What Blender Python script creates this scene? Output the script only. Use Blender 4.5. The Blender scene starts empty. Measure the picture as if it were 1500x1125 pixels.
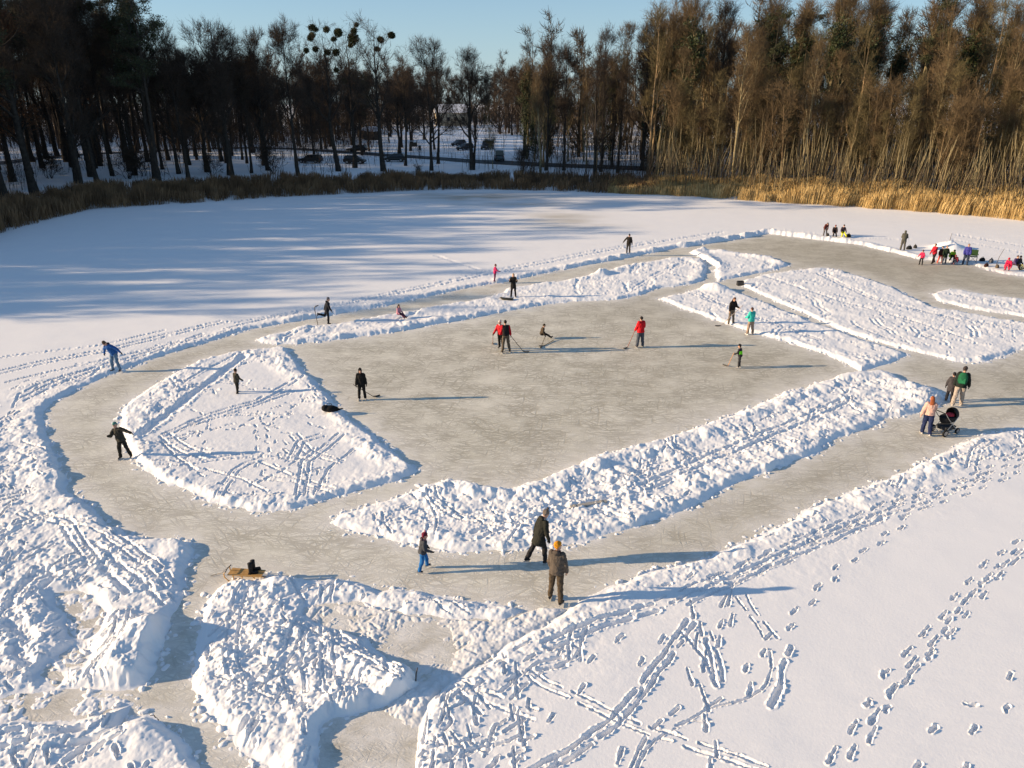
import bpy, bmesh, math, random
import numpy as np
from mathutils import Vector, Matrix, Euler

PI = math.pi
random.seed(7)
scene = bpy.context.scene
COL = scene.collection

# ------------------------------------------------------------------ camera and pixel <-> world
CAM_H = 12.5
PITCH = math.radians(21.43)
FPX = 1051.0
SP, CP = math.sin(PITCH), math.cos(PITCH)
SUN_EL = math.radians(15.2)
SUN_AZ = math.radians(3.5)          # light travels along +X, a little towards +Y


def ray(px, py):
    u = (px - 750.0) / FPX
    v = (562.5 - py) / FPX
    return (u, CP + v * SP, -SP + v * CP)


def G(px, py, z=0.0):
    d = ray(px, py)
    t = (CAM_H - z) / -d[2]
    return (d[0] * t, d[1] * t)


def top_z(py, Y):
    d = ray(750, py)
    return CAM_H + Y / d[1] * d[2]


# ------------------------------------------------------------------ small numpy noise library
def _h(ix, iy, s):
    n = (ix.astype(np.int64) * 374761393 + iy.astype(np.int64) * 668265263 + s * 1442695041) & 0x7FFFFFFF
    n = ((n ^ (n >> 13)) * 1274126177) & 0x7FFFFFFF
    n = ((n ^ (n >> 16)) * 2246822519) & 0x7FFFFFFF
    return ((n ^ (n >> 15)) & 0xFFFFF) / 1048575.0


def vnoise(x, y, s=0):
    ix = np.floor(x); iy = np.floor(y)
    fx = x - ix; fy = y - iy
    fx = fx * fx * (3 - 2 * fx); fy = fy * fy * (3 - 2 * fy)
    a = _h(ix, iy, s); b = _h(ix + 1, iy, s); c = _h(ix, iy + 1, s); d = _h(ix + 1, iy + 1, s)
    return (a + (b - a) * fx) * (1 - fy) + (c + (d - c) * fx) * fy


def fbm(x, y, s=0, o=4):
    r = 0; a = 0.5
    for k in range(o):
        r = r + a * (vnoise(x, y, s + k * 17) - 0.5)
        x = x * 2.03 + 7.1; y = y * 2.03 + 3.7; a *= 0.5
    return r


def clods(x, y, cell, s=0, dens=0.75):
    """height of scattered angular lumps, about cell/2 in radius, 0..1"""
    x = x / cell; y = y / cell
    ix = np.floor(x); iy = np.floor(y)
    out = np.zeros_like(x)
    for dx in (-1, 0, 1):
        for dy in (-1, 0, 1):
            cx = ix + dx; cy = iy + dy
            px = cx + _h(cx, cy, s); py = cy + _h(cx, cy, s + 5)
            r = 0.35 + 0.55 * _h(cx, cy, s + 9)
            on = (_h(cx, cy, s + 13) < dens)
            ax = x - px; ay = y - py
            an = _h(cx, cy, s + 21) * 6.283
            ca = np.cos(an); sa = np.sin(an)
            u = np.abs(ca * ax + sa * ay) * 0.8; v = np.abs(-sa * ax + ca * ay) * 1.25
            d = 0.55 * np.maximum(u, v) + 0.45 * np.sqrt(u * u + v * v)
            h = np.clip(1 - d / r, 0, 1)
            h = np.minimum(h * 2.0, 0.75 + 0.25 * h) * (0.45 + 0.55 * _h(cx, cy, s + 31)) * on
            out = np.maximum(out, h)
    return out


def sstep(a, b, x):
    t = np.clip((x - a) / (b - a), 0, 1)
    return t * t * (3 - 2 * t)


# ------------------------------------------------------------------ mesh helpers
def mesh_np(name, V, quads=None, tris=None, smooth=False):
    me = bpy.data.meshes.new(name)
    V = np.asarray(V, dtype=np.float32)
    me.vertices.add(len(V))
    me.vertices.foreach_set('co', V.ravel())
    idx = []; starts = []; n = 0
    if quads is not None and len(quads):
        q = np.asarray(quads, dtype=np.int32)
        idx.append(q.ravel()); starts.append(np.arange(len(q), dtype=np.int32) * 4); n = len(q) * 4
    if tris is not None and len(tris):
        t = np.asarray(tris, dtype=np.int32)
        idx.append(t.ravel()); starts.append(n + np.arange(len(t), dtype=np.int32) * 3)
    idx = np.concatenate(idx); starts = np.concatenate(starts)
    me.loops.add(len(idx)); me.loops.foreach_set('vertex_index', idx)
    me.polygons.add(len(starts)); me.polygons.foreach_set('loop_start', starts)
    me.polygons.foreach_set('use_smooth', np.full(len(starts), smooth, dtype=bool))
    me.update(calc_edges=True)
    return me


def link(name, me, mat=None, parent=None):
    o = bpy.data.objects.new(name, me)
    COL.objects.link(o)
    if mat is not None and me is not None and len(me.materials) == 0:
        me.materials.append(mat)
    if parent is not None:
        o.parent = parent
    return o


def empty(name, loc=(0, 0, 0), rz=0.0, sc=1.0):
    o = bpy.data.objects.new(name, None)
    o.empty_display_size = 0.2
    COL.objects.link(o)
    o.location = loc; o.rotation_euler = (0, 0, rz); o.scale = (sc, sc, sc)
    return o


def tag(o, label=None, cat=None, group=None, kind=None):
    if label: o['label'] = label
    if cat: o['category'] = cat
    if group: o['group'] = group
    if kind: o['kind'] = kind
    return o


class MB:
    """collects simple shapes into one mesh"""
    def __init__(self):
        self.v = []; self.f = []

    def add(self, vs, fs):
        n = len(self.v)
        self.v += [tuple(p) for p in vs]
        self.f += [tuple(i + n for i in f) for f in fs]

    def box(self, c, s, rot=None, taper=1.0):
        x, y, z = s[0] / 2, s[1] / 2, s[2] / 2
        vs = [(-x, -y, -z), (x, -y, -z), (x, y, -z), (-x, y, -z),
              (-x * taper, -y * taper, z), (x * taper, -y * taper, z), (x * taper, y * taper, z), (-x * taper, y * taper, z)]
        if rot is not None:
            vs = [rot @ Vector(p) for p in vs]
        vs = [(p[0] + c[0], p[1] + c[1], p[2] + c[2]) for p in vs]
        self.add(vs, [(0, 3, 2, 1), (4, 5, 6, 7), (0, 1, 5, 4), (1, 2, 6, 5), (2, 3, 7, 6), (3, 0, 4, 7)])

    def tube(self, pts, rad, n=8):
        pts = [Vector(p) for p in pts]
        if not hasattr(rad, '__len__'): rad = [rad] * len(pts)
        rings = []
        for i, p in enumerate(pts):
            a = pts[max(i - 1, 0)]; b = pts[min(i + 1, len(pts) - 1)]
            t = (b - a).normalized()
            ref = Vector((0, 0, 1)) if abs(t.z) < 0.9 else Vector((1, 0, 0))
            u = t.cross(ref).normalized(); w = t.cross(u)
            rings.append([p + (u * math.cos(k * 2 * PI / n) + w * math.sin(k * 2 * PI / n)) * rad[i] for k in range(n)])
        vs = [q for r in rings for q in r]
        fs = []
        for i in range(len(rings) - 1):
            for k in range(n):
                a = i * n + k; b = i * n + (k + 1) % n
                fs.append((a, b, b + n, a + n))
        fs.append(tuple(range(n - 1, -1, -1)))
        m = (len(rings) - 1) * n
        fs.append(tuple(m + k for k in range(n)))
        self.add(vs, fs)

    def loft(self, rings, n=12):
        """rings: (centre, R or None, rx, ry) - ellipses in the local xy plane of R"""
        vs = []
        for c, R, rx, ry in rings:
            for k in range(n):
                a = k * 2 * PI / n
                q = Vector((rx * math.cos(a), ry * math.sin(a), 0))
                if R is not None: q = R @ q
                vs.append(Vector(c) + q)
        fs = []
        for i in range(len(rings) - 1):
            for k in range(n):
                a = i * n + k; b = i * n + (k + 1) % n
                fs.append((a, b, b + n, a + n))
        fs.append(tuple(range(n - 1, -1, -1)))
        m = (len(rings) - 1) * n
        fs.append(tuple(m + k for k in range(n)))
        self.add(vs, fs)

    def ell(self, c, r, R=None, n=12, m=8):
        rings = []
        for i in range(1, m):
            a = PI * i / m - PI / 2
            q = Vector((0, 0, math.sin(a) * r[2]))
            if R is not None: q = R @ q
            rings.append((Vector(c) + q, R, r[0] * math.cos(a), r[1] * math.cos(a)))
        self.loft(rings, n)

    def cap(self, p, q, r0, r1, n=10):
        """round-ended tapering limb"""
        p = Vector(p); q = Vector(q)
        t = (q - p)
        L = t.length
        t = t.normalized() if L > 1e-6 else Vector((0, 0, 1))
        pts = []; rr = []
        for a in (80, 55, 25):
            pts.append(p - t * r0 * math.sin(math.radians(a))); rr.append(r0 * math.cos(math.radians(a)))
        for k in range(4):
            pts.append(p + t * L * k / 3); rr.append(r0 + (r1 - r0) * k / 3)
        for a in (25, 55, 80):
            pts.append(q + t * r1 * math.sin(math.radians(a))); rr.append(r1 * math.cos(math.radians(a)))
        self.tube(pts, rr, n)

    def mesh(self, name, smooth=True):
        me = bpy.data.meshes.new(name)
        me.from_pydata([tuple(p) for p in self.v], [], self.f)
        if smooth:
            for p in me.polygons: p.use_smooth = True
        me.update()
        return me

    def build(self, name, mat=None, parent=None, smooth=False):
        return link(name, self.mesh(name, smooth), mat, parent)


# ------------------------------------------------------------------ materials
def nodes_of(m):
    m.use_nodes = True
    nt = m.node_tree
    return nt, nt.nodes, nt.links, nt.nodes['Principled BSDF']


def pmat(name, c1, c2=None, scale=8.0, rough=0.8, spec=0.3, bump=0.0, detail=4, metal=0.0):
    """plain procedural material: two tones mixed by noise in object space"""
    m = bpy.data.materials.new(name)
    nt, N, L, b = nodes_of(m)
    if c2 is None: c2 = tuple(c * 0.7 for c in c1)
    tc = N.new('ShaderNodeTexCoord')
    no = N.new('ShaderNodeTexNoise'); no.inputs['Scale'].default_value = scale; no.inputs['Detail'].default_value = detail
    cr = N.new('ShaderNodeValToRGB')
    cr.color_ramp.elements[0].position = 0.35; cr.color_ramp.elements[1].position = 0.65
    cr.color_ramp.elements[0].color = (*c2, 1); cr.color_ramp.elements[1].color = (*c1, 1)
    L.new(tc.outputs['Object'], no.inputs['Vector']); L.new(no.outputs['Fac'], cr.inputs['Fac'])
    L.new(cr.outputs['Color'], b.inputs['Base Color'])
    b.inputs['Roughness'].default_value = rough
    b.inputs['Specular IOR Level'].default_value = spec
    b.inputs['Metallic'].default_value = metal
    if bump > 0:
        bp = N.new('ShaderNodeBump'); bp.inputs['Strength'].default_value = bump; bp.inputs['Distance'].default_value = 0.02
        L.new(no.outputs['Fac'], bp.inputs['Height']); L.new(bp.outputs['Normal'], b.inputs['Normal'])
    return m
# ------------------------------------------------------------------ layout of the pond, traced as ground-plane polygons
def P(s):
    """'x,y x,y ...' photograph pixels of ground points -> ground-plane metres"""
    return np.array([G(*map(float, p.split(','))) for p in s.split()])


ICE_OUT = P('1125,342 1200,351 1262,359 1312,371 1345,379 1385,384 1422,387 1446,395 1470,401 1500,405 1650,413 1850,438 1870,556 1700,588 1500,627 1470,632 1420,645 1360,672 1300,700 '
            '1240,725 1180,747 1160,764 1100,790 1050,812 1000,828 950,842 900,856 862,868 830,893 800,914 742,945 702,974 662,1000 627,1030 '
            '614,1060 608,1125 606,1230 302,1230 299,1125 270,1090 240,1066 226,1048 196,1052 172,1066 188,1040 208,1012 222,990 236,955 246,925 '
            '251,905 262,890 270,870 268,850 272,830 282,810 276,796 250,789 215,787 185,783 155,768 130,745 105,720 90,695 78,670 75,648 66,625 '
            '62,603 75,590 110,572 150,553 190,538 230,523 270,510 310,499 340,489 380,480 420,473 460,466 500,459 540,452 590,442 640,431 690,421 '
            '730,414 780,404 830,394 880,384 921,377 960,369 1000,362 1040,356 1100,347')
ISL = {
 'A': P('415,509 340,517 290,530 250,548 215,570 190,590 175,606 180,626 190,650 196,672 215,690 250,710 290,726 330,742 372,750 420,746 455,738 '
        '490,728 540,715 580,703 607,690 590,674 560,650 520,620 500,600 480,580 455,555 435,530 420,514'),
 'B': P('376,498 400,490 450,480 500,474 550,466 600,458 650,448 700,438 738,430 742,423 780,418 830,411 870,403 900,394 930,388 970,381 1000,378 '
        '1030,381 1036,395 1030,411 1000,418 960,423 945,430 930,434 900,439 860,441 830,442 780,449 730,458 690,466 640,475 590,484 530,493 470,500 420,505 388,504'),
 'C': P('1010,370 1030,366 1090,373 1130,379 1156,388 1140,395 1100,402 1052,412 1046,405 1048,390 1030,379'),
 'D': P('966,438 1000,430 1030,421 1060,424 1085,430 1130,448 1200,476 1270,501 1332,520 1290,536 1262,546 1236,530 1200,515 1150,500 1100,487 1050,470 1000,452'),
 'E': P('1083,417 1088,411 1120,402 1170,395 1210,393 1260,405 1310,422 1345,441 1370,451 1430,461 1500,475 1580,486 1580,508 1500,512 1470,520 '
        '1440,530 1400,531 1350,518 1300,505 1250,490 1200,470 1150,447 1110,430'),
 'F': P('1364,430 1395,423 1440,431 1500,440 1590,450 1590,474 1500,464 1420,452 1372,441'),
 'Gb': P('478,766 500,750 530,744 590,725 625,712 660,707 705,720 780,708 820,693 860,678 900,665 950,650 1000,635 1050,615 1100,598 1140,580 1180,568 '
        '1220,555 1250,547 1288,544 1310,550 1340,564 1370,570 1388,581 1370,592 1340,605 1300,615 1250,633 1200,660 1150,680 1100,697 1060,715 '
        '1020,738 980,755 940,768 900,780 850,795 800,803 740,808 680,810 620,800 570,790 520,780 490,773'),
 'H': P('316,860 345,849 390,845 440,848 500,850 560,862 620,868 680,876 740,886 770,894 742,908 690,908 600,900 520,883 445,886 440,902 480,921 540,936 '
        '555,952 570,976 606,986 611,1004 570,1030 530,1045 490,1055 470,1070 462,1125 455,1230 402,1230 396,1125 376,1105 345,1090 318,1065 298,1035 '
        '286,1005 283,980 288,958 297,935 299,905 305,880'),
}
# little patches of bare or trampled ice inside the snow
BARE = {
 'strip': P('-60,1022 0,1022 60,1014 130,1012 190,1009 214,1002 196,1030 150,1048 90,1056 30,1060 -60,1072'),
 'dug1': P('76,868 112,866 150,890 146,925 120,950 98,930'),
 'dug2': P('84,960 108,944 130,958 118,975 96,980'),
 'dug3': P('62,985 74,972 92,992 84,1004'),
}
TRAMP = P('445,890 520,886 600,903 690,911 742,910 790,892 830,893 800,914 742,945 702,974 662,1000 627,1030 614,1060 608,1125 606,1230 '
          '458,1230 466,1125 474,1070 530,1047 572,1032 614,1004 606,984 572,974 556,950 540,934 480,919 442,900')
# pond shore (base of the reeds) in metres, closed outside the picture
SHORE = np.vstack([P('0,343 60,326 130,308 210,302 300,297 400,290 500,285 560,282 630,279 700,278 800,280 900,284 1000,288 1130,297 1250,304 1400,315 1500,324'),
                   np.array([(64, 76), (74, 60), (78, 40), (78, -60), (-66, -60), (-70, 20), (-69, 45), (-61, 62)])])


def seg_dist(x, y, poly, closed=True):
    n = len(poly); d = np.full(np.shape(x), 1e9)
    for i in range(n if closed else n - 1):
        a = poly[i]; b = poly[(i + 1) % n]; e = b - a
        t = np.clip(((x - a[0]) * e[0] + (y - a[1]) * e[1]) / (e @ e + 1e-9), 0, 1)
        d = np.minimum(d, (x - a[0] - t * e[0]) ** 2 + (y - a[1] - t * e[1]) ** 2)
    return np.sqrt(d)


def inside(x, y, poly):
    c = np.zeros(np.shape(x), dtype=bool)
    n = len(poly)
    for i in range(n):
        a = poly[i]; b = poly[(i + 1) % n]
        if a[1] == b[1]: continue
        k = ((a[1] > y) != (b[1] > y)) & (x < (b[0] - a[0]) * (y - a[1]) / (b[1] - a[1]) + a[0])
        c ^= k
    return c


def shore_d(x, y):
    x = np.asarray(x, float); y = np.asarray(y, float)
    d = seg_dist(x, y, SHORE)
    return np.where(inside(x, y, SHORE), -d, d)


def terr(x, y):
    d = shore_d(x, y)
    d = np.minimum(d, 420)
    z = 0.75 * sstep(0, 5, d) + 1.2 * sstep(8, 34, d) + 0.010 * np.maximum(d - 30, 0)
    return z + 0.35 * sstep(6, 25, d) * fbm(np.asarray(x) / 14.0, np.asarray(y) / 14.0, 3, 3)


def Gt(px, py):
    """pixel -> point on the terrain"""
    z = 0.0
    for _ in range(12):
        x, y = G(px, py, z)
        z = 0.5 * z + 0.5 * float(terr(np.array([x]), np.array([y]))[0])
    x, y = G(px, py, z)
    return x, y, float(terr(np.array([x]), np.array([y]))[0])


# ------------------------------------------------------------------ the grid: finer near the rink, coarser far away
NR, NC = 960, 1500
def y_of(py):
    d = ray(750, py)
    return CAM_H * d[1] / -d[2]
rows = [y_of(p) for p in np.linspace(1270, 258, NR)]
k = rows[-1]
rows += list(np.geomspace(k + 1.2, 420, 110)) + [520, 700, 1000, 1600, 2600]
rows = [-60, -30, -10, 2, 5] + rows
YR = np.array(rows)
sd = np.linspace(-1.22, 1.22, NC)
so = 1.22 + np.cumsum(np.geomspace(0.004, 5, 60))
SC = np.concatenate([-so[::-1], sd, so])
WR = np.maximum(YR * CP + CAM_H * SP, 9.0) * 0.7136
X = SC[None, :] * WR[:, None]
Y = np.repeat(YR[:, None], len(SC), 1)
NRR, NCC = X.shape


def window(x0, x1, y0, y1):
    i0 = np.searchsorted(YR, y0); i1 = np.searchsorted(YR, y1) + 1
    i0 = max(i0 - 1, 0); i1 = min(i1, NRR)
    ws = WR[i0:i1]
    lo = min(x0 / ws.min(), x0 / ws.max()); hi = max(x1 / ws.min(), x1 / ws.max())
    j0 = max(np.searchsorted(SC, lo) - 1, 0); j1 = min(np.searchsorted(SC, hi) + 1, NCC)
    return slice(i0, i1), slice(j0, j1)


def rows_inside(poly):
    out = np.zeros((NRR, NCC), dtype=bool)
    n = len(poly)
    a = poly; b = np.roll(poly, -1, 0)
    for i in range(NRR):
        y = YR[i]
        m = (a[:, 1] > y) != (b[:, 1] > y)
        if not m.any(): continue
        xs = np.sort((b[m, 0] - a[m, 0]) * (y - a[m, 1]) / (b[m, 1] - a[m, 1]) + a[m, 0])
        out[i] = np.searchsorted(xs, X[i]) % 2 == 1
    return out


DMAX = 6.0
def edge_field(polys, amps):
    """distance to polygon edges plus a smoothly blended bank height"""
    D = np.full((NRR, NCC), DMAX); A = np.zeros((NRR, NCC)); W = np.zeros((NRR, NCC)) + 1e-6
    for poly, amp in zip(polys, amps):
        n = len(poly)
        for i in range(n):
            p = poly[i]; q = poly[(i + 1) % n]; e = q - p
            am = amp(0.5 * (p + q)) if callable(amp) else amp
            s = window(min(p[0], q[0]) - DMAX, max(p[0], q[0]) + DMAX, min(p[1], q[1]) - DMAX, max(p[1], q[1]) + DMAX)
            x = X[s]; y = Y[s]
            t = np.clip(((x - p[0]) * e[0] + (y - p[1]) * e[1]) / (e @ e + 1e-9), 0, 1)
            d = np.sqrt((x - p[0] - t * e[0]) ** 2 + (y - p[1] - t * e[1]) ** 2)
            D[s] = np.minimum(D[s], d)
            w = 1.0 / (d + 0.15) ** 3
            A[s] += w * am; W[s] += w
    return D, A / W


def resample_(q, st):
    L = np.r_[0, np.cumsum(np.linalg.norm(np.diff(q, axis=0), axis=1))]
    t = np.arange(0, L[-1], st)
    return np.c_[np.interp(t, L, q[:, 0]), np.interp(t, L, q[:, 1])]


near = lambda pts: [(np.array(G(a, b)), r, h) for a, b, r, h in pts]
BANK_HOT = near([(720, 715, 1.2, .34), (800, 700, 2.0, .30), (900, 665, 2.5, .34), (1000, 635, 2.5, .34), (1100, 600, 2.5, .30), (1200, 560, 2.5, .22), (560, 1030, 1.2, .22),
                 (600, 1000, 1.0, .20), (500, 1050, 1.0, .20), (455, 1110, 1.2, .16), (260, 800, 1.5, .18), (270, 850, 1.2, .14), (100, 720, 3, .16),
                 (75, 640, 3, .16), (150, 770, 2.5, .18), (640, 475, 6, .12), (480, 498, 5, .14), (500, 458, 6, .12), (800, 400, 6, .10), (1330, 560, 2.5, .15),
                 (1250, 640, 3, .12), (550, 640, 2.5, .14), (470, 570, 3, .12), (1060, 351, 9, .34), (1125, 343, 8, .34), (980, 366, 8, .26), (900, 382, 7, .16), (1200, 352, 8, .22), (1290, 366, 6, .22), (330, 860, 1, .12), (420, 850, .8, .2)])
TR_LO = resample_(P('825,897 800,914 742,945 702,974 662,1000 627,1030 614,1060 608,1125 606,1230'), .4)
def bank_amp(c):
    if TR_LO is not None and np.min(np.hypot(*(TR_LO - c).T)) < 0.6: return 0.02
    a = 0.05
    for p, r, h in BANK_HOT:
        a += 0.5 * h * math.exp(-((c - p) @ (c - p)) / (r * r))
    return a


print('grid', NRR, NCC)
polys = [ICE_OUT] + list(ISL.values())
D, AMP = edge_field(polys, [bank_amp] * len(polys))
ice = rows_inside(ICE_OUT)
for kx in ISL: ice &= ~rows_inside(ISL[kx])
Db, Ab = edge_field(list(BARE.values()), [0.10] * len(BARE))
bare = np.zeros_like(ice)
for kx in BARE: bare |= rows_inside(BARE[kx])
tramp = rows_inside(TRAMP)
Dn = np.where(ice, -D, D)                                    # signed: snow positive
Dn2 = np.where(bare, -Db, Db)
use_b = np.abs(Dn2) < np.abs(Dn)
AMP = np.where(use_b & (Dn > 0), Ab, AMP)
S = np.minimum(Dn, Dn2)
n1 = fbm(X / 0.9, Y / 0.9, 11, 4)
n2 = fbm(X / 3.2, Y / 3.2, 12, 3)
S = S + 0.42 * n1 + 0.16 * n2 + 0.16 * fbm(X / .28, Y / .28, 14, 2)
S = np.where(tramp, np.maximum(S, -0.34) , S)

# ------------------------------------------------------------------ how churned the snow is
R = np.exp(-np.clip(Dn, 0, 9) / 0.75)
ROUGH = [(P('-80,640 40,600 75,660 100,735 160,785 270,800 270,860 240,930 200,1010 120,1100 300,1140 300,1230 -120,1230'), .75),
         (ISL['Gb'], .95), (ISL['H'], 1.0), (ISL['D'], .5), (ISL['E'], .42), (ISL['B'], .55), (ISL['F'], .45), (ISL['C'], .4), (ISL['A'], .12),
         (P('175,606 215,570 250,548 330,520 300,560 250,600 215,640 215,690'), .8), (P('340,517 415,509 480,580 520,620 607,690 580,703 540,690 500,650 450,590 420,560'), .8),
         (P('190,660 260,690 330,720 420,720 500,700 600,690 540,715 420,747 340,745 250,712'), .7),
         (P('830,893 870,868 1000,828 1100,790 1160,765 1240,725 1360,672 1500,628 1620,600 1620,640 1500,664 1380,706 1280,748 1160,800 1060,850 960,880 860,935 780,985 700,1010 640,1060 610,1060 640,1010 720,960'), .75),
         (P('620,1050 700,990 800,930 860,930 780,1000 760,1040 690,1040 660,1130 610,1230 600,1125'), .5),
         (P('330,505 420,487 420,470 320,488 200,530 60,590 0,620 0,575 100,540 230,500'), .28)]
for poly, v in ROUGH:
    m = rows_inside(poly)
    Dp, _ = edge_field([poly], [0])
    R = np.maximum(R, v * np.where(m, sstep(-0.2, 0.8, Dp), 0.0))
R = R * (0.55 + 0.9 * vnoise(X / 1.3, Y / 1.3, 21))
R = np.clip(R, 0, 1.1)
del Dp

# ------------------------------------------------------------------ footprints, sledge tracks and furrows
CARVE = np.zeros((NRR, NCC), np.float32); RIM = np.zeros((NRR, NCC), np.float32)
rng = np.random.default_rng(5)


DY = np.gradient(YR)
def stamp(p, q, r, depth, rim=0.05, line=False):
    dy = DY[min(max(np.searchsorted(YR, p[1]), 0), NRR - 1)]
    if line: r = max(r, .85 * dy)
    else: depth = depth * min(1, r / (.45 * dy + 1e-6)); r = max(r, .5 * dy)
    s = window(min(p[0], q[0]) - 2.2 * r, max(p[0], q[0]) + 2.2 * r, min(p[1], q[1]) - 2.2 * r, max(p[1], q[1]) + 2.2 * r)
    x = X[s]; y = Y[s]
    if x.size == 0: return
    ex, ey = q[0] - p[0], q[1] - p[1]
    t = np.clip(((x - p[0]) * ex + (y - p[1]) * ey) / (ex * ex + ey * ey + 1e-9), 0, 1)
    d = np.sqrt((x - p[0] - t * ex) ** 2 + (y - p[1] - t * ey) ** 2) / r
    CARVE[s] = np.maximum(CARVE[s], depth * (1 - sstep(0.25, 1.1, d)))
    RIM[s] = np.maximum(RIM[s], depth * rim * np.exp(-((d - 1.25) / 0.25) ** 2))


def resample(pts, step):
    pts = np.asarray(pts); L = np.r_[0, np.cumsum(np.linalg.norm(np.diff(pts, axis=0), axis=1))]
    n = max(int(L[-1] / step), 2)
    s = np.linspace(0, L[-1], n)
    # smooth the corners a little
    xs = np.interp(s, L, pts[:, 0]); ys = np.interp(s, L, pts[:, 1])
    return np.c_[xs, ys]


def walk(pts, step=0.62, half=0.11, depth=0.09, drag=0.10, size=0.048, length=0.25):
    q = resample(pts, step)
    for i in range(len(q) - 1):
        t = q[i + 1] - q[i]; t = t / (np.linalg.norm(t) + 1e-9); n = np.array([-t[1], t[0]])
        c = q[i] + n * half * (1 if i % 2 else -1) + rng.normal(0, 0.03, 2)
        l = length * rng.uniform(0.8, 1.2); dg = drag * rng.uniform(0, 2)
        n2_ = rng.normal(0, .02, 2); stamp(c - t * l / 2, c + n2_, size * rng.uniform(.75, 1.1), depth * rng.uniform(.6, 1.1)); stamp(c + n2_, c + t * l / 2, size * rng.uniform(.9, 1.25), depth * rng.uniform(.8, 1.25))
        if dg > 0.03:
            stamp(c - t * (l / 2 + dg), c - t * l / 2, size * 0.65, depth * 0.5, .15)


def furrow(pts, width=0.07, depth=0.06, gap=0.0, rim=0.07):
    q = resample(pts, 0.25)
    q = q + np.c_[fbm(q[:, 0] * .9, q[:, 1] * .9, 5, 4), fbm(q[:, 0] * .9, q[:, 1] * .9, 9, 4)] * 0.22
    t = np.gradient(q, axis=0); t /= np.linalg.norm(t, axis=1)[:, None] + 1e-9
    n = np.c_[-t[:, 1], t[:, 0]]
    for sgn in ((0,) if gap == 0 else (-1, 1)):
        w = q + n * gap / 2 * sgn
        for i in range(len(w) - 1):
            if rng.random() < .10: continue
            stamp(w[i] + rng.normal(0, .012, 2), w[i + 1], width * rng.uniform(.6, 1.2), depth * rng.uniform(.8, 1.1), rim, True)


WALKS = [('1520,785 1500,800 1450,832 1402,888 1345,958 1292,1018 1258,1068 1225,1130 1200,1180', .5, .15, .10, .16),
         ('1512,795 1460,842 1412,897 1355,964 1304,1026 1266,1080 1240,1140', .55, .10, .09, .16),
         ('1330,765 1298,790 1232,832 1182,890 1140,932 1112,958 1092,1000 1082,1045', .62, .11, .09, .06),
         ('1520,680 1420,722 1330,752 1262,774 1200,800 1140,830 1080,852 990,868', .5, .12, .08, .15), ('1440,700 1360,730 1280,760 1180,795 1090,836 1000,872', .55, .14, .08, .2),
         ('1520,660 1400,712 1300,745 1200,786 1120,822 1040,858 960,890', .5, .14, .08, .2), ('1350,720 1250,762 1150,806 1050,852 950,896 900,915', .5, .14, .08, .2),
         ('1020,905 1028,950 1020,1005 1042,1075 1046,1130 1048,1180', .52, .10, .11, .3), ('1072,888 1052,980', .6, .09, .09, .5), ('1062,890 1030,960 1015,1010', .6, .1, .1, .3),
         ('748,985 752,1040 762,1090 770,1180', .5, .10, .13, .3), ('765,1000 770,1060 780,1130', .5, .12, .11, .3), ('650,1020 632,1080 622,1150 620,1200', .5, .12, .12, .3),
         ('670,1050 690,1110 700,1180', .5, .1, .1, .3), ('700,1160 735,1070 760,1000 800,960', .7, .1, .09, .1), ('900,1110 912,1070 935,1000 960,950 985,910', .75, .12, .08, .12),
         ('810,1120 812,1070 850,1010 880,960 930,905', .8, .12, .08, .05), ('1330,1125 1355,1095 1420,1030 1470,1050 1500,1040', .9, .1, .08, .02), ('1405,1125 1420,1100 1455,1060 1480,1010 1500,960', .9, .12, .08, .02)]
for pts, st, hf, dp, dr in WALKS: walk(P(pts), st, hf, dp, dr)
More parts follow.
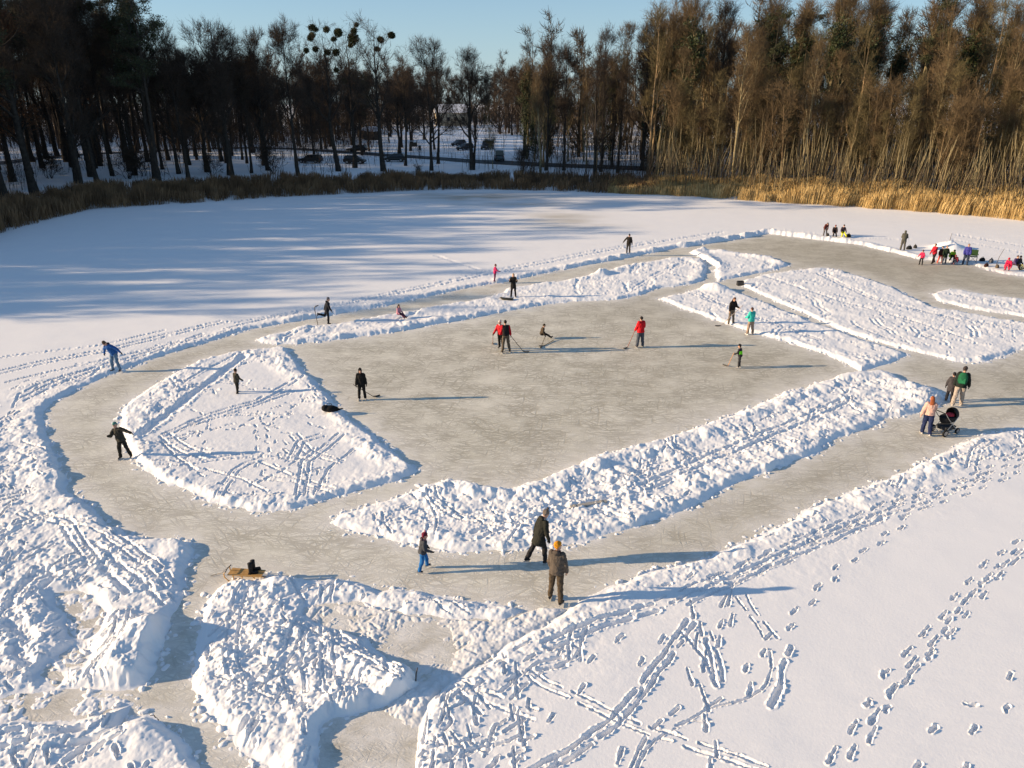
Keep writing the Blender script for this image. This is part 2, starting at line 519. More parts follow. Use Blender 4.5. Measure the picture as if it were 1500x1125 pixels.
FURROWS = [('1015,915 990,945 945,1005 900,1058 850,1094 795,1130 760,1160', .065, .09, .2), ('770,985 790,1003 880,1045 960,1080 1050,1108 1120,1132', .045, .05, .2),
           ('990,1040 952,1074 920,1130', .045, .06, 0), ('1060,1030 1040,1045 985,1070 950,1100 930,1130', .035, .05, 0), ('1080,878 1110,920 1127,960 1130,985 1118,1015 1092,1030 1045,1045', .03, .05, 0),
           ('1090,873 1112,905 1140,940', .045, .05, 0), ('1160,955 1146,985 1143,1012 1132,1036', .075, .09, 0), ('1040,1065 1010,1060 985,1075', .02, .03, 0),
           ('1035,930 1045,965 1052,1000', .06, .08, .2), ('1000,930 1030,965 1050,1010', .06, .07, 0),
           # along the far lane
           ('330,484 400,467 500,449 600,428 700,407 800,387 900,367 1000,350 1060,341', .10, .07, .0), ('340,476 500,446 700,403 860,371 960,354', .05, .05, 0),
           ('0,526 60,518 150,508 240,486', .05, .05, 0), ('0,548 80,530 160,515 250,492 330,473', .06, .06, .5), ('0,565 60,550 120,538 210,516', .05, .06, 0), ('18,600 30,580 70,560 160,535', .05, .06, 0),
           ('30,590 100,556 200,525 300,492', .05, .06, .4), ('640,376 700,396', .07, .04, 0), ('1130,336 1250,350 1330,352', .06, .04, 0), ('1400,345 1500,362 1600,380', .14, .05, 0), ('1395,352 1500,372', .12, .04, 0),
           # island beside the bend
           ('355,525 330,545 290,575 245,610 205,640', .26, .16, 0), ('345,522 300,545 270,562', .06, .05, 0), ('440,555 380,590 310,610 240,640', .05, .05, .3), ('430,575 360,600 280,625', .04, .05, .3),
           ('240,640 270,660 310,672', .07, .07, .4), ('235,650 262,672 290,690', .07, .07, 0), ('460,660 420,690 380,710', .07, .06, 0), ('500,640 450,680 440,730', .06, .06, .3), ('470,640 440,650 425,680', .05, .05, .3),
           ('520,660 480,690 470,720', .06, .06, 0), ('430,640 450,665 500,680', .05, .05, .3), ('380,680 430,700 470,690', .06, .06, 0), ('300,690 350,702 390,722', .06, .06, 0),
           # lower left corner
           ('60,835 30,870 10,910', .06, .07, .3), ('140,800 200,850 240,890', .10, .08, 0), ('160,790 215,825 250,860', .07, .09, .3), ('10,890 45,865 100,838 170,812', .06, .07, .3), ('52,846 20,880 15,905 40,945', .25, .13, 0),
           ('55,835 85,845 60,870 20,895', .13, .09, 0), ('150,830 170,860 195,880', .13, .09, 0), ('20,950 60,990 72,1010', .2, .12, 0), ('0,1090 60,1075 130,1062', .10, .10, .4), ('100,1125 150,1090 200,1070', .08, .09, .3),
           ('0,1110 80,1100 140,1090', .08, .09, 0), ('345,1120 350,1090 370,1060', .08, .08, .25), ('0,790 60,760 100,770 140,830', .07, .08, .3), ('0,850 20,830 35,810', .06, .06, 0),
           # field between the rinks
           ('1120,405 1220,440 1330,470 1420,500', .08, .05, .0), ('1200,402 1280,440 1400,470', .08, .05, .3), ('1010,430 1100,465 1200,500', .07, .05, .3), ('900,392 960,398 1010,408', .06, .05, 0), ('1010,384 960,405 930,425', .05, .04, .3),
           ('700,790 740,770 820,745 940,720 1100,650 1240,590', .09, .07, .4), ('560,770 640,760 720,750', .08, .07, 0), ('840,745 870,738 880,740', .13, .12, 0), ('800,950 880,915 960,892', .08, .08, .3), ('1290,760 1200,795 1100,840 1000,885', .06, .06, .3)]
for pts, w, dp, gp in FURROWS: furrow(P(pts), w, dp, gp)
# wandering tracks all over the trodden islands
ZONES = [(ISL['E'], 70, .05), (ISL['D'], 26, .05), (ISL['B'], 34, .05), (ISL['A'], 46, .06), (ISL['Gb'], 60, .08), (ISL['F'], 12, .05), (ISL['C'], 12, .05), (ISL['H'], 44, .09), (ROUGH[0][0], 80, .09), (ROUGH[12][0], 46, .08), (TRAMP, 40, .05), (P('612,1060 660,1000 720,970 800,925 860,905 860,960 800,1020 770,1125 760,1180 600,1180'), 42, .09),
         (ROUGH[14][0], 40, .05)]
for poly, n, dp in ZONES:
    lo = poly.min(0); hi = poly.max(0); c = 0; tries = 0
    while c < n and tries < 4000:
        tries += 1
        p = rng.uniform(lo, hi)
        if not inside(np.array([p[0]]), np.array([p[1]]), poly)[0]: continue
        c += 1
        a = rng.uniform(0, 6.28); pts = [p]
        for _ in range(int(rng.integers(4, 11))):
            a += rng.normal(0, .3); p = p + 0.6 * np.array([math.cos(a), math.sin(a)]); pts.append(p)
        m = inside(np.array(pts)[:, 0], np.array(pts)[:, 1], poly)
        pts = [p for p, k2 in zip(pts, m) if k2]
        if len(pts) < 3: continue
        if rng.random() < .68: walk(pts, .55, .11, dp, .1)
        else: furrow(pts, .05, dp * .8, .0 if rng.random() < .5 else .28)

# ------------------------------------------------------------------ put the heights together
CARVE = CARVE * (0.55 + 0.9 * vnoise(X / .22, Y / .22, 71)).astype(np.float32)
rf = np.clip((X * 0 + WR[:, None]) / 60, 0.0, 1)             # very fine grain fades with distance (it is below a pixel there)
c1 = clods(X + .3 * n1, Y + .3 * n2, 0.34, 31, .62)
c2 = clods(X, Y, 0.16, 32, .7)
c3 = clods(X + .2 * n1, Y, 0.75, 33, .35)
f1 = fbm(X / 0.5, Y / 0.5, 41, 4); f2 = fbm(X / 6, Y / 6, 42, 3)
m1 = sstep(.3, .62, vnoise(X / 1.1, Y / 1.1, 81)); m2 = sstep(.25, .6, vnoise(X / .8, Y / .8, 82))
rg = 1 - np.abs(2 * vnoise(X / .42 + .8 * n2, Y / .42 + .8 * n1, 83) - 1) * 1.6
c4 = clods(X, Y, 0.10, 34, .6)
lump = R * (0.065 * c1 * m1 + 0.035 * c2 * m2 + 0.022 * c4 + 0.05 * c3 * R + 0.055 * f1 + 0.035 * np.clip(rg, 0, 1) * (1 - m1) + .03 * m1)
bank = AMP * np.exp(-((S - 0.50) / 0.62) ** 2) * (0.75 + 0.9 * n2 + 0.9 * n1)
bank = np.maximum(bank, 0) * (0.75 + 0.55 * c3)
base = 0.05 + 0.05 * sstep(0, 2.5, S) + 0.05 * f2 + 0.018 * fbm(X / 1.6, Y / 1.6, 44, 3) + 0.014 * fbm(X / .9, Y / .22, 45, 3) * vnoise(X / 4, Y / 4, 46)
edge = sstep(-0.02, 0.30, S + .10 * fbm(X / .35, Y / .35, 15, 3))
MOUNDS = near([(1048, 424, 1.0, .55), (1390, 366, 1.3, .75), (205, 955, .9, .24), (232, 930, .6, .30), (190, 975, .8, .22), (585, 1008, .6, .10), (700, 722, .5, .2), (640, 716, .9, .2), (250, 800, .9, .05), (880, 402, .6, .4), (860, 400, .5, .2), (415, 858, .5, .22),
               (355, 858, .5, .15), (180, 1085, .6, .12), (225, 1085, .6, .12), (1270, 552, 1.2, .12), (1340, 578, 1.0, .15)])
mound = 0
for p, r, h in MOUNDS:
    dd = ((X - p[0]) ** 2 + (Y - p[1]) ** 2) / (r * r)
    mound = mound + h * np.exp(-dd ** 1.3)
keep = 1 - 0.75 * np.clip(R - .55, 0, 1)
H = edge * (base + bank + lump + mound * (.85 + .5 * f1) - (CARVE * keep).astype(float) + RIM * keep * (0.3 + 1.4 * vnoise(X / .25, Y / .25, 61)) + np.clip(RIM * 300, 0, 1) * (c4 > .3) * c4 * .035)
H = np.maximum(H, 0.012 * edge)
crumb = np.exp(-np.clip(-S, 0, 5) / 0.34) * (0.10 * (c2 > .35) * c2 + 0.07 * (c1 > .5) * c1) * (S < 0.06)
POOL = 0
for px, py, r, h in ((610, 945, 1.0, .09), (500, 1090, 1.0, .14), (540, 1110, 1.0, .12), (480, 1125, 1.0, .12), (500, 905, .8, .05)):
    p = G(px, py); POOL = POOL + h * np.exp(-(((X - p[0]) ** 2 + (Y - p[1]) ** 2) / (r * r)) ** 1.5)
flat = np.where(tramp, 0.040 + 0.022 * R * c1 + 0.018 * c2 + 0.016 * c4 + 0.05 * f1 - .45 * CARVE + 0.05 * n2 - POOL, -1)
H = np.where(S > -0.02, H, -0.05 + crumb)
H = np.where(tramp & (Dn < 0.0), np.maximum(flat * sstep(.05, .35, -Dn + .2) - .012, H * edge - 0.02), H)
fl2 = 0.01 + 0.10 * n2 + 0.07 * f1 + 0.05 * c1 * R + .02 * c4 - .3 * CARVE
H = np.where(bare, np.maximum(np.minimum(fl2, .12) * sstep(0, .2, -Dn2) - .01, H), H)
T = terr(X, Y)
SD = shore_d(X, Y)
H = np.where(SD > 0, np.maximum(H, 0.08) * (1 - .6 * sstep(0, 4, SD)), H) + T
# thin, half blown-away snow on the far ice
GREY = np.zeros((NRR, NCC), np.float32)
for px, py, rx, ry, v in ((690, 289, 13, 5, .75), (560, 290, 8, 2.0, .4), (820, 322, 4.5, 6, .55), (835, 333, 6, 3, .35), (760, 300, 9, 2.5, .5), (1430, 390, 5, 2, .3)):
    p = G(px, py)
    GREY = np.maximum(GREY, v * np.exp(-((X - p[0]) / rx) ** 2 - ((Y - p[1]) / ry) ** 2))
GREY *= (0.35 + 1.1 * vnoise(X / 2.5, Y / 0.8, 51))
GREY = np.clip(GREY, 0, 1) * (Dn > 0)
shallow = np.where(tramp, 0.28 * (1 - sstep(.0, .08, H)), 0)
GREY = np.maximum(GREY, shallow)
HT = H


def height(x, y):
    i = int(np.clip(np.searchsorted(YR, y), 1, NRR - 2)); 
    j = int(np.clip(np.searchsorted(SC, x / WR[i]), 1, NCC - 2))
    return max(float(np.median(HT[i - 1:i + 2, j - 1:j + 2])), 0.0 if SD[i, j] < 0 else -9)


# ------------------------------------------------------------------ materials of snow and ice
def snow_material():
    m = bpy.data.materials.new('snow_grain')
    nt, N, L, b = nodes_of(m)
    at = N.new('ShaderNodeAttribute'); at.attribute_name = 'thin'
    geo = N.new('ShaderNodeNewGeometry')
    no = N.new('ShaderNodeTexNoise'); no.inputs['Scale'].default_value = 14; no.inputs['Detail'].default_value = 8; no.inputs['Roughness'].default_value = .65
    L.new(geo.outputs['Position'], no.inputs['Vector'])
    n2 = N.new('ShaderNodeTexNoise'); n2.inputs['Scale'].default_value = .6; n2.inputs['Detail'].default_value = 4
    L.new(geo.outputs['Position'], n2.inputs['Vector'])
    w = N.new('ShaderNodeMix'); w.data_type = 'RGBA'
    w.inputs[6].default_value = (.83, .84, .86, 1); w.inputs[7].default_value = (.90, .895, .89, 1)
    L.new(n2.outputs['Fac'], w.inputs[0])
    mx = N.new('ShaderNodeMix'); mx.data_type = 'RGBA'
    mx.inputs[7].default_value = (.40, .37, .30, 1)
    L.new(at.outputs['Fac'], mx.inputs[0]); L.new(w.outputs[2], mx.inputs[6])
    L.new(mx.outputs[2], b.inputs['Base Color'])
    b.inputs['Roughness'].default_value = .75; b.inputs['Specular IOR Level'].default_value = .15
    bp = N.new('ShaderNodeBump'); bp.inputs['Strength'].default_value = .35; bp.inputs['Distance'].default_value = .015
    L.new(no.outputs['Fac'], bp.inputs['Height']); L.new(bp.outputs['Normal'], b.inputs['Normal'])
    return m


def ice_material():
    m = bpy.data.materials.new('skated_ice')
    nt, N, L, b = nodes_of(m)
    geo = N.new('ShaderNodeNewGeometry')
    def noise(sc, det=4, vec=None, rough=.5):
        n = N.new('ShaderNodeTexNoise'); n.inputs['Scale'].default_value = sc; n.inputs['Detail'].default_value = det; n.inputs['Roughness'].default_value = rough
        L.new(vec if vec is not None else geo.outputs['Position'], n.inputs['Vector']); return n.outputs['Fac']
    def math_(op, a, b_=None, clamp=False):
        n = N.new('ShaderNodeMath'); n.operation = op; n.use_clamp = clamp
        for i, v in enumerate((a, b_)):
            if v is None: continue
            if isinstance(v, (int, float)): n.inputs[i].default_value = v
            else: L.new(v, n.inputs[i])
        return n.outputs[0]
    def ramp(v, a, b_):
        n = N.new('ShaderNodeMapRange'); n.inputs[1].default_value = a; n.inputs[2].default_value = b_; L.new(v, n.inputs[0]); return n.outputs[0]
    def mix(f, c1, c2):
        n = N.new('ShaderNodeMix'); n.data_type = 'RGBA'
        L.new(f, n.inputs[0])
        for i, c in ((6, c1), (7, c2)):
            if isinstance(c, tuple): n.inputs[i].default_value = (*c, 1)
            else: L.new(c, n.inputs[i])
        return n.outputs[2]
    # skate marks: thin curved streaks in many directions
    warp = N.new('ShaderNodeTexNoise'); warp.inputs['Scale'].default_value = .35; warp.inputs['Detail'].default_value = 2
    L.new(geo.outputs['Position'], warp.inputs['Vector'])
    wv = N.new('ShaderNodeVectorMath'); wv.operation = 'MULTIPLY_ADD'
    wv.inputs[1].default_value = (.9, .9, 0); L.new(warp.outputs['Color'], wv.inputs[0]); L.new(geo.outputs['Position'], wv.inputs[2])
    marks = None; light = None
    for i, (ang, sx, sy, th) in enumerate([(4, .5, 8, .575), (-16, .6, 8, .58), (35, .7, 9, .59), (-50, .7, 9, .60), (80, .8, 9, .61), (20, 1.3, 17, .575), (-5, 1.2, 16, .57), (-30, 1.4, 18, .585)]):
        mp = N.new('ShaderNodeMapping'); mp.vector_type = 'TEXTURE'; mp.inputs['Rotation'].default_value = (0, 0, math.radians(ang)); mp.inputs['Scale'].default_value = (1 / sx, 1 / sy, 1); mp.inputs['Location'].default_value = (i * 13.7, i * 5.1, 0)
        L.new(wv.outputs[0], mp.inputs['Vector'])
        f = noise(1.0, 2, mp.outputs[0], .45)
        r = ramp(f, th - .035, th + .05)
        marks = r if marks is None else math_('MAXIMUM', marks, r)
        r2 = ramp(f, .36, .28)
        light = r2 if light is None else math_('MAXIMUM', light, r2)
    patch = noise(.32, 4); patch2 = noise(1.3, 5, None, .6); grain = noise(22, 5, None, .7)
    dust = N.new('ShaderNodeAttribute'); dust.attribute_name = 'dust'
    dark = N.new('ShaderNodeAttribute'); dark.attribute_name = 'clear'
    base = mix(ramp(patch, .30, .70), (.74, .715, .60), (.83, .80, .69))
    base = mix(dark.outputs['Fac'], base, (.47, .435, .345))
    base = mix(math_('MULTIPLY', ramp(patch2, .55, .75), .34), base, (.36, .32, .23))
    base = mix(math_('MULTIPLY', light, .55), base, (.74, .71, .64))
    wearm = math_('MULTIPLY', marks, ramp(noise(.6, 4), .22, .55))
    base = mix(math_('MULTIPLY', wearm, .62), base, (.26, .23, .165))
    base = mix(math_('MULTIPLY', ramp(grain, .5, .8), .35), base, (.40, .36, .28))
    base = mix(math_('MULTIPLY', ramp(grain, .45, .2), .35), base, (.78, .75, .68))
    dn = math_('MULTIPLY', dust.outputs['Fac'], ramp(math_('ADD', patch2, math_('MULTIPLY', grain, .35)), .35, .85), True)
    base = mix(dn, base, (.82, .80, .76))
    L.new(base, b.inputs['Base Color'])
    b.inputs['Roughness'].default_value = .55; b.inputs['Specular IOR Level'].default_value = .25
    bp = N.new('ShaderNodeBump'); bp.inputs['Strength'].default_value = .5; bp.inputs['Distance'].default_value = .012
    hh = math_('SUBTRACT', math_('ADD', grain, math_('MULTIPLY', patch2, .8)), math_('MULTIPLY', wearm, .7))
    L.new(hh, bp.inputs['Height']); L.new(bp.outputs['Normal'], b.inputs['Normal'])
    return m


def grid_quads(nr, nc):
    i = np.arange(nr - 1)[:, None] * nc + np.arange(nc - 1)[None, :]
    return np.stack([i, i + 1, i + nc + 1, i + nc], -1).reshape(-1, 4)


def build_ground():
    V = np.stack([X, Y, H], -1).reshape(-1, 3)
    me = mesh_np('snow', V, grid_quads(NRR, NCC), smooth=True)
    a = me.attributes.new('thin', 'FLOAT', 'POINT'); a.data.foreach_set('value', GREY.astype(np.float32).ravel())
    o = link('snow', me, snow_material()); tag(o, kind='structure')
    # the bare ice, a flat sheet that shows wherever the snow has been shovelled away
    i0 = np.searchsorted(YR, 6); i1 = np.searchsorted(YR, 78)
    ri = np.arange(i0, i1, 3); cj = np.arange(0, NCC, 3)
    ck = np.where(np.abs(SC[cj]) < 1.5)[0]; cj = cj[ck]
    xs = X[np.ix_(ri, cj)]; ys = Y[np.ix_(ri, cj)]
    du = np.exp(-np.clip(-S[np.ix_(ri, cj)], 0, 9) / .85) + .55 * tramp[np.ix_(ri, cj)]
    cl = np.zeros_like(xs)
    for px, py, r, v in ((1300, 380, 14, .7), (1420, 400, 16, .7), (1480, 560, 6, .5), (1200, 700, 5, .6), (1050, 770, 4, .6), (1100, 540, 5, .45), (950, 560, 5, .3), (540, 1090, 2.2, 1.0), (500, 1100, 1.5, 1.0), (1000, 445, 6, .6), (610, 945, 1.2, .8),
                         (120, 900, 1.5, .9), (60, 1040, 1.6, .9), (200, 1050, .9, .9), (240, 960, 1.3, .5), (180, 775, 1.0, .5), (620, 560, 4, .12), (820, 640, 4, .3), (260, 530, 3, .35), (300, 850, 1.5, .3), (1250, 400, 10, .5)):
        p = G(px, py); cl = np.maximum(cl, v * np.exp(-((xs - p[0]) ** 2 + (ys - p[1]) ** 2) / (r * r)))
    mi = mesh_np('ice', np.stack([xs, ys, 0 * xs], -1).reshape(-1, 3), grid_quads(len(ri), len(cj)), smooth=True)
    for nm, ar in (('dust', np.clip(du, 0, 1)), ('clear', cl)):
        a = mi.attributes.new(nm, 'FLOAT', 'POINT'); a.data.foreach_set('value', ar.astype(np.float32).ravel())
    o = link('ice', mi, ice_material()); tag(o, kind='structure')
# ------------------------------------------------------------------ people: one remeshed body each, with clothes as children
_M = {}
def cloth(rgb, rough=.85, name='cloth'):
    key = (tuple(rgb), rough)
    if key not in _M:
        _M[key] = pmat(name, rgb, tuple(c * .72 for c in rgb), 9, rough, .2, .6)
    return _M[key]


SKIN = pmat('skin', (.55, .33, .24), (.48, .27, .19), 30, .6, .3)
LIP = pmat('lips', (.35, .12, .10), None, 30, .6)
EYE = pmat('eyes', (.03, .025, .02), None, 30, .3)
STEEL = pmat('steel_blade', (.6, .6, .62), (.5, .5, .52), 30, .3, .5, 0, 2, 1.0)
JOBS = []          # (mesh builder, voxel, object name, material list, parent, painter)
ROOTS = []         # roots to be set down on the ground once the meshes exist


FOLD = bpy.data.textures.new('folds', 'CLOUDS'); FOLD.noise_scale = .11; FOLD.noise_depth = 2


def job(mb, vox, name, mats, parent, paint=None, smooth=2):
    JOBS.append([mb, vox, name, mats if isinstance(mats, list) else [mats], parent, paint, smooth])


def run_jobs():
    tmp = []
    for mb, vox, name, mats, parent, paint, sm in JOBS:
        me = mb.mesh('tmp')
        o = bpy.data.objects.new('tmp', me); COL.objects.link(o)
        r = o.modifiers.new('r', 'REMESH'); r.mode = 'VOXEL'; r.voxel_size = vox; r.use_smooth_shade = True
        s = o.modifiers.new('s', 'SMOOTH'); s.factor = .5; s.iterations = sm
        if name in ('jacket', 'trousers', 'sleeve', 'hood', 'hat', 'scarf'):
            dm = o.modifiers.new('d', 'DISPLACE'); dm.texture = FOLD; dm.strength = .05; dm.mid_level = .5; dm.texture_coords = 'LOCAL'
        tmp.append(o)
    dg = bpy.context.evaluated_depsgraph_get()
    for o, (mb, vox, name, mats, parent, paint, sm) in zip(tmp, JOBS):
        me = bpy.data.meshes.new_from_object(o.evaluated_get(dg))
        me.name = name
        me.materials.clear()
        for m in mats: me.materials.append(m)
        if paint:
            for p in me.polygons: p.material_index = paint(p.center)
        q = link(name, me, None, parent)
    for o in tmp:
        me = o.data; bpy.data.objects.remove(o); bpy.data.meshes.remove(me)
    JOBS.clear()


def rot(ax, deg):
    return Matrix.Rotation(math.radians(deg), 3, ax)


def hand_shape(mb, wrist, d, nrm, side, k, curl, fat=0.0):
    """palm, four bent fingers of unequal length and a thumb from the side of the palm"""
    d = d.normalized(); nrm = (nrm - d * nrm.dot(d)).normalized(); w = d.cross(nrm) * side
    palm = wrist + d * .05 * k
    R = Matrix((w, d, nrm)).transposed()
    mb.ell(palm, (.038 * k + fat, .052 * k + fat, .017 * k + fat), R, 12, 8)
    mb.cap(wrist - d * .03 * k, wrist + d * .02 * k, .026 * k + fat, .024 * k + fat, 8)
    for i, (off, ln) in enumerate(((-.028, .068), (-.010, .078), (.009, .074), (.027, .058))):
        a = wrist + d * .088 * k + w * off * k
        c1 = math.radians(curl * (.7 + .1 * i)); c2 = math.radians(curl * 1.7)
        b = a + (d * math.cos(c1) + nrm * math.sin(c1)) * ln * .52 * k
        c = b + (d * math.cos(c2) + nrm * math.sin(c2)) * ln * .48 * k
        r = .0095 * k + fat * .8
        mb.cap(a, b, r, r * .95, 7); mb.cap(b, c, r * .95, r * .8, 7)
    a = wrist + d * .03 * k - w * .030 * k
    b = a - w * .026 * k + d * .026 * k + nrm * .012 * k
    c = b + d * .030 * k + nrm * .018 * k
    mb.cap(a, b, .012 * k + fat * .8, .011 * k + fat * .8, 7); mb.cap(b, c, .011 * k + fat * .8, .0085 * k + fat * .7, 7)


def person(at, yaw, h, label, jacket, trousers, boots=(.02, .02, .02), jlen='hip', hat=None, pom=None, hair=(.06, .035, .02), hairlen=0, hood=None, gloves=(.03, .03, .03),
           lean=0, side=0, twist=0, nod=0, turn=0, legL=(0, 4, 0), legR=(0, 4, 0), armL=(5, 12, 12, 0), armR=(5, 12, 12, 0), skates=False, puff=1.0, sleeve=None, vest=None,
           scarf=None, curl=28, on=None, group=None, sink=0.0, hoodup=False, far=False, lift=0.0, skirt=0.0):
    k = h / 1.75; puff = puff * 1.25 + .35
    hs = 1.0 + max(0, 1.70 - h) * .32
    leg = 1.0 - max(0, 1.6 - h) * .10
    x, y = G(at[0], at[1]) if len(at) == 2 else (at[0], at[1])
    root = empty('person', (x, y, 0), math.radians(yaw))
    tag(root, label, 'person', group)
    vox = .024 if far else .014
    Pz = Vector((0, 0, .93 * k * leg))
    Rt = rot('Z', twist) @ rot('X', -lean) @ rot('Y', side)
    up = lambda t, f=0.0, s=0.0: Pz + Rt @ Vector((s * k, f * k, t * k))
    neck = up(.50); chest = up(.36); waist = up(.17)
    Rh = Rt @ rot('X', -nod) @ rot('Z', turn)
    hc = neck + Rt @ Vector((0, .012 * k, .05 * k)) + Rh @ Vector((0, .01 * k, .125 * k * hs))
    hk = k * hs
    # ---- limbs
    LG = {}
    for sgn, nm, (fl, ab, kn) in ((-1, 'L', legL), (1, 'R', legR)):
        hip = Pz + Rt @ Vector((sgn * .088 * k, 0, -.01 * k))
        Q = rot('Y', -sgn * ab)
        th = Q @ rot('X', fl) @ Vector((0, 0, -1)); sh = Q @ rot('X', fl - kn) @ Vector((0, 0, -1))
        ft = Q @ rot('X', (fl - kn) * .85) @ Vector((sgn * .18, 1, 0)).normalized()
        kne = hip + th * .44 * k * leg; ank = kne + sh * .42 * k * leg
        LG[nm] = (hip, kne, ank, sh, ft)
    AR = {}
    for sgn, nm, (fl, ab, el, inn) in ((-1, 'L', armL), (1, 'R', armR)):
        s = up(.455, 0, sgn * .175)
        uo = Rt @ rot('Y', -sgn * ab) @ rot('X', fl) @ Vector((0, 0, -1))
        fo = Rt @ rot('Y', -sgn * (ab - inn)) @ rot('X', fl + el) @ Vector((0, 0, -1))
        e = s + uo * .285 * k; w = e + fo * .245 * k
        n = Rt @ Vector((-sgn, 0.2, 0)); n = n - fo * n.dot(fo)
        AR[nm] = (s, e, w, fo, n, sgn)
    # ---- body: one continuous surface
    b = MB()
    b.ell(hc, (.074 * hk, .094 * hk, .115 * hk), Rh, 16, 12)
    b.ell(hc + Rh @ Vector((0, .03, -.06)) * hk, (.056 * hk, .062 * hk, .06 * hk), Rh, 12, 8)
    b.cap(hc + Rh @ Vector((0, .090, .012)) * hk, hc + Rh @ Vector((0, .106, -.022)) * hk, .010 * hk, .016 * hk, 8)
    for s in (-1, 1): b.ell(hc + Rh @ Vector((s * .077, -.008, -.01)) * hk, (.012 * hk, .022 * hk, .032 * hk), Rh, 8, 6)
    b.cap(neck - Rt @ Vector((0, 0, .03 * k)), hc - Rh @ Vector((0, .005, .06)) * hk, .055 * k, .05 * k)
    b.loft([(up(-.06), Rt, .13 * k, .09 * k), (up(.03), Rt, .155 * k, .11 * k), (waist, Rt, .13 * k, .095 * k), (chest, Rt, .155 * k, .11 * k), (up(.44), Rt, .16 * k, .085 * k), (neck, Rt, .07 * k, .06 * k)], 16)
    for hip, kne, ank, sh, ft in LG.values():
        b.cap(hip, kne, .082 * k, .052 * k); b.cap(kne, ank, .052 * k, .036 * k)
        b.cap(ank + sh * .04 * k, ank + sh * .05 * k + ft * .14 * k, .036 * k, .028 * k)
    for s, e, w, fo, n, sg in AR.values():
        b.cap(s, e, .05 * k, .038 * k); b.cap(e, w, .038 * k, .027 * k)
        hand_shape(b, w, fo, n, sg, k * (1 + .1 * (hs - 1)), curl)
    ex = [hc + Rh @ Vector((s * .030, .080, .012)) * hk for s in (-1, 1)]; mo = hc + Rh @ Vector((0, .092, -.062)) * hk
    def paint(c, ex=ex, mo=mo, hk=hk):
        if min((c - e).length for e in ex) < .017 * hk: return 1
        q = c - mo
        return 2 if abs(q.z) < .010 * hk and q.length < .028 * hk else 0
    job(b, vox * .9 if far else .011, 'body', [SKIN, EYE, LIP], root, paint)
    # ---- jacket
    g = MB(); pf = .018 * k * puff
    low = {'short': -.02, 'hip': -.10, 'coat': -.30}[jlen]
    rings = [(up(-.04), Rt, .165 * k + pf, .125 * k + pf), (up(.05), Rt, .165 * k + pf, .122 * k + pf), (waist, Rt, .148 * k + pf, .112 * k + pf), (chest, Rt, .168 * k + pf, .122 * k + pf),
             (up(.445), Rt, .168 * k + pf, .095 * k + pf), (up(.51), Rt, .075 * k + pf * .5, .07 * k + pf * .5), (up(.545), Rt, .066 * k, .064 * k)]
    hem = Pz + Rt @ Vector((0, 0, -.04 * k)) + (Rt @ Vector((0, 0, 1)) * .6 + Vector((0, 0, .4))) * (low + .04) * k
    fx = .5 * (LG['L'][1] + LG['R'][1] - 2 * Pz); hem = hem + Vector((fx.x, fx.y, 0)) * (-low * .9)
    spread = abs(LG['L'][1].y - LG['R'][1].y) * (-low) * .6
    rings = [(hem, Rt, .18 * k + pf, .135 * k + pf + spread + skirt)] + rings
    g.loft(rings, 18)
    for s, e, w, fo, n, sg in AR.values():
        if sleeve is None:
            g.cap(s - Rt @ Vector((sg * .03 * k, 0, 0)), e, .068 * k + pf * .8, .054 * k + pf * .7); g.cap(e, w - fo * .01 * k, .052 * k + pf * .7, .042 * k + pf * .5)
        else:
            g.cap(s - Rt @ Vector((sg * .05 * k, 0, 0)), s, .072 * k + pf * .6, .066 * k + pf * .4)
    if hood is not None or hoodup:
        pass
    job(g, vox, 'jacket', cloth(jacket), root)
    if sleeve is not None:
        for s, e, w, fo, n, sg in AR.values():
            q = MB(); q.cap(s, e, .064 * k + pf * .6, .052 * k + pf * .6); q.cap(e, w - fo * .01 * k, .050 * k + pf * .6, .041 * k + pf * .4)
            job(q, vox, 'sleeve', cloth(sleeve), root)
    if hood is not None:
        q = MB()
        if hoodup:
            q.ell(hc + Rh @ Vector((0, -.022, .004)) * hk, (.100 * hk, .112 * hk, .140 * hk), Rh, 14, 10)
            q.cap(neck + Rt @ Vector((0, -.02 * k, 0)), hc - Rh @ Vector((0, .03, .05)) * hk, .09 * k, .09 * hk)
        else:
            q.ell(neck + Rt @ Vector((0, -.085 * k, .03 * k)), (.105 * k, .07 * k, .075 * k), Rt, 14, 8)
        job(q, vox, 'hood', cloth(hood), root)
    # ---- trousers
    t = MB(); tp = .014 * k * puff
    t.loft([(up(-.07), Rt, .14 * k + tp, .11 * k + tp), (up(.02), Rt, .152 * k + tp, .115 * k + tp), (up(.10), Rt, .145 * k + tp, .11 * k + tp)], 14)
    for hip, kne, ank, sh, ft in LG.values():
        t.cap(hip, kne, .086 * k + tp, .058 * k + tp); t.cap(kne, ank - sh * .0 * k, .058 * k + tp, .046 * k + tp)
    job(t, vox, 'trousers', cloth(trousers), root)
    # ---- boots or skates
    for hip, kne, ank, sh, ft in LG.values():
        q = MB()
        q.cap(ank - sh * .09 * k, ank + sh * .035 * k, .052 * k, .047 * k)
        q.cap(ank + sh * .045 * k - ft * .045 * k, ank + sh * .052 * k + ft * .135 * k, .042 * k, .034 * k)
        bo = q
        if skates:
            m = MB(); c = ank + sh * .115 * k + ft * .05 * k
            f3 = ft; r3 = f3.cross(sh).normalized(); R3 = Matrix((r3, f3, r3.cross(f3))).transposed()
            m.box(c, (.006, .27 * k, .03), R3); m.box(c - sh * .02 * k + ft * .07 * k, (.012, .03, .03), R3); m.box(c - sh * .02 * k - ft * .06 * k, (.012, .03, .03), R3)
            SK.append((m, root, len(JOBS)))
        job(bo, vox * .8, 'skate_boot' if skates else 'boot', cloth(boots, .55), root)
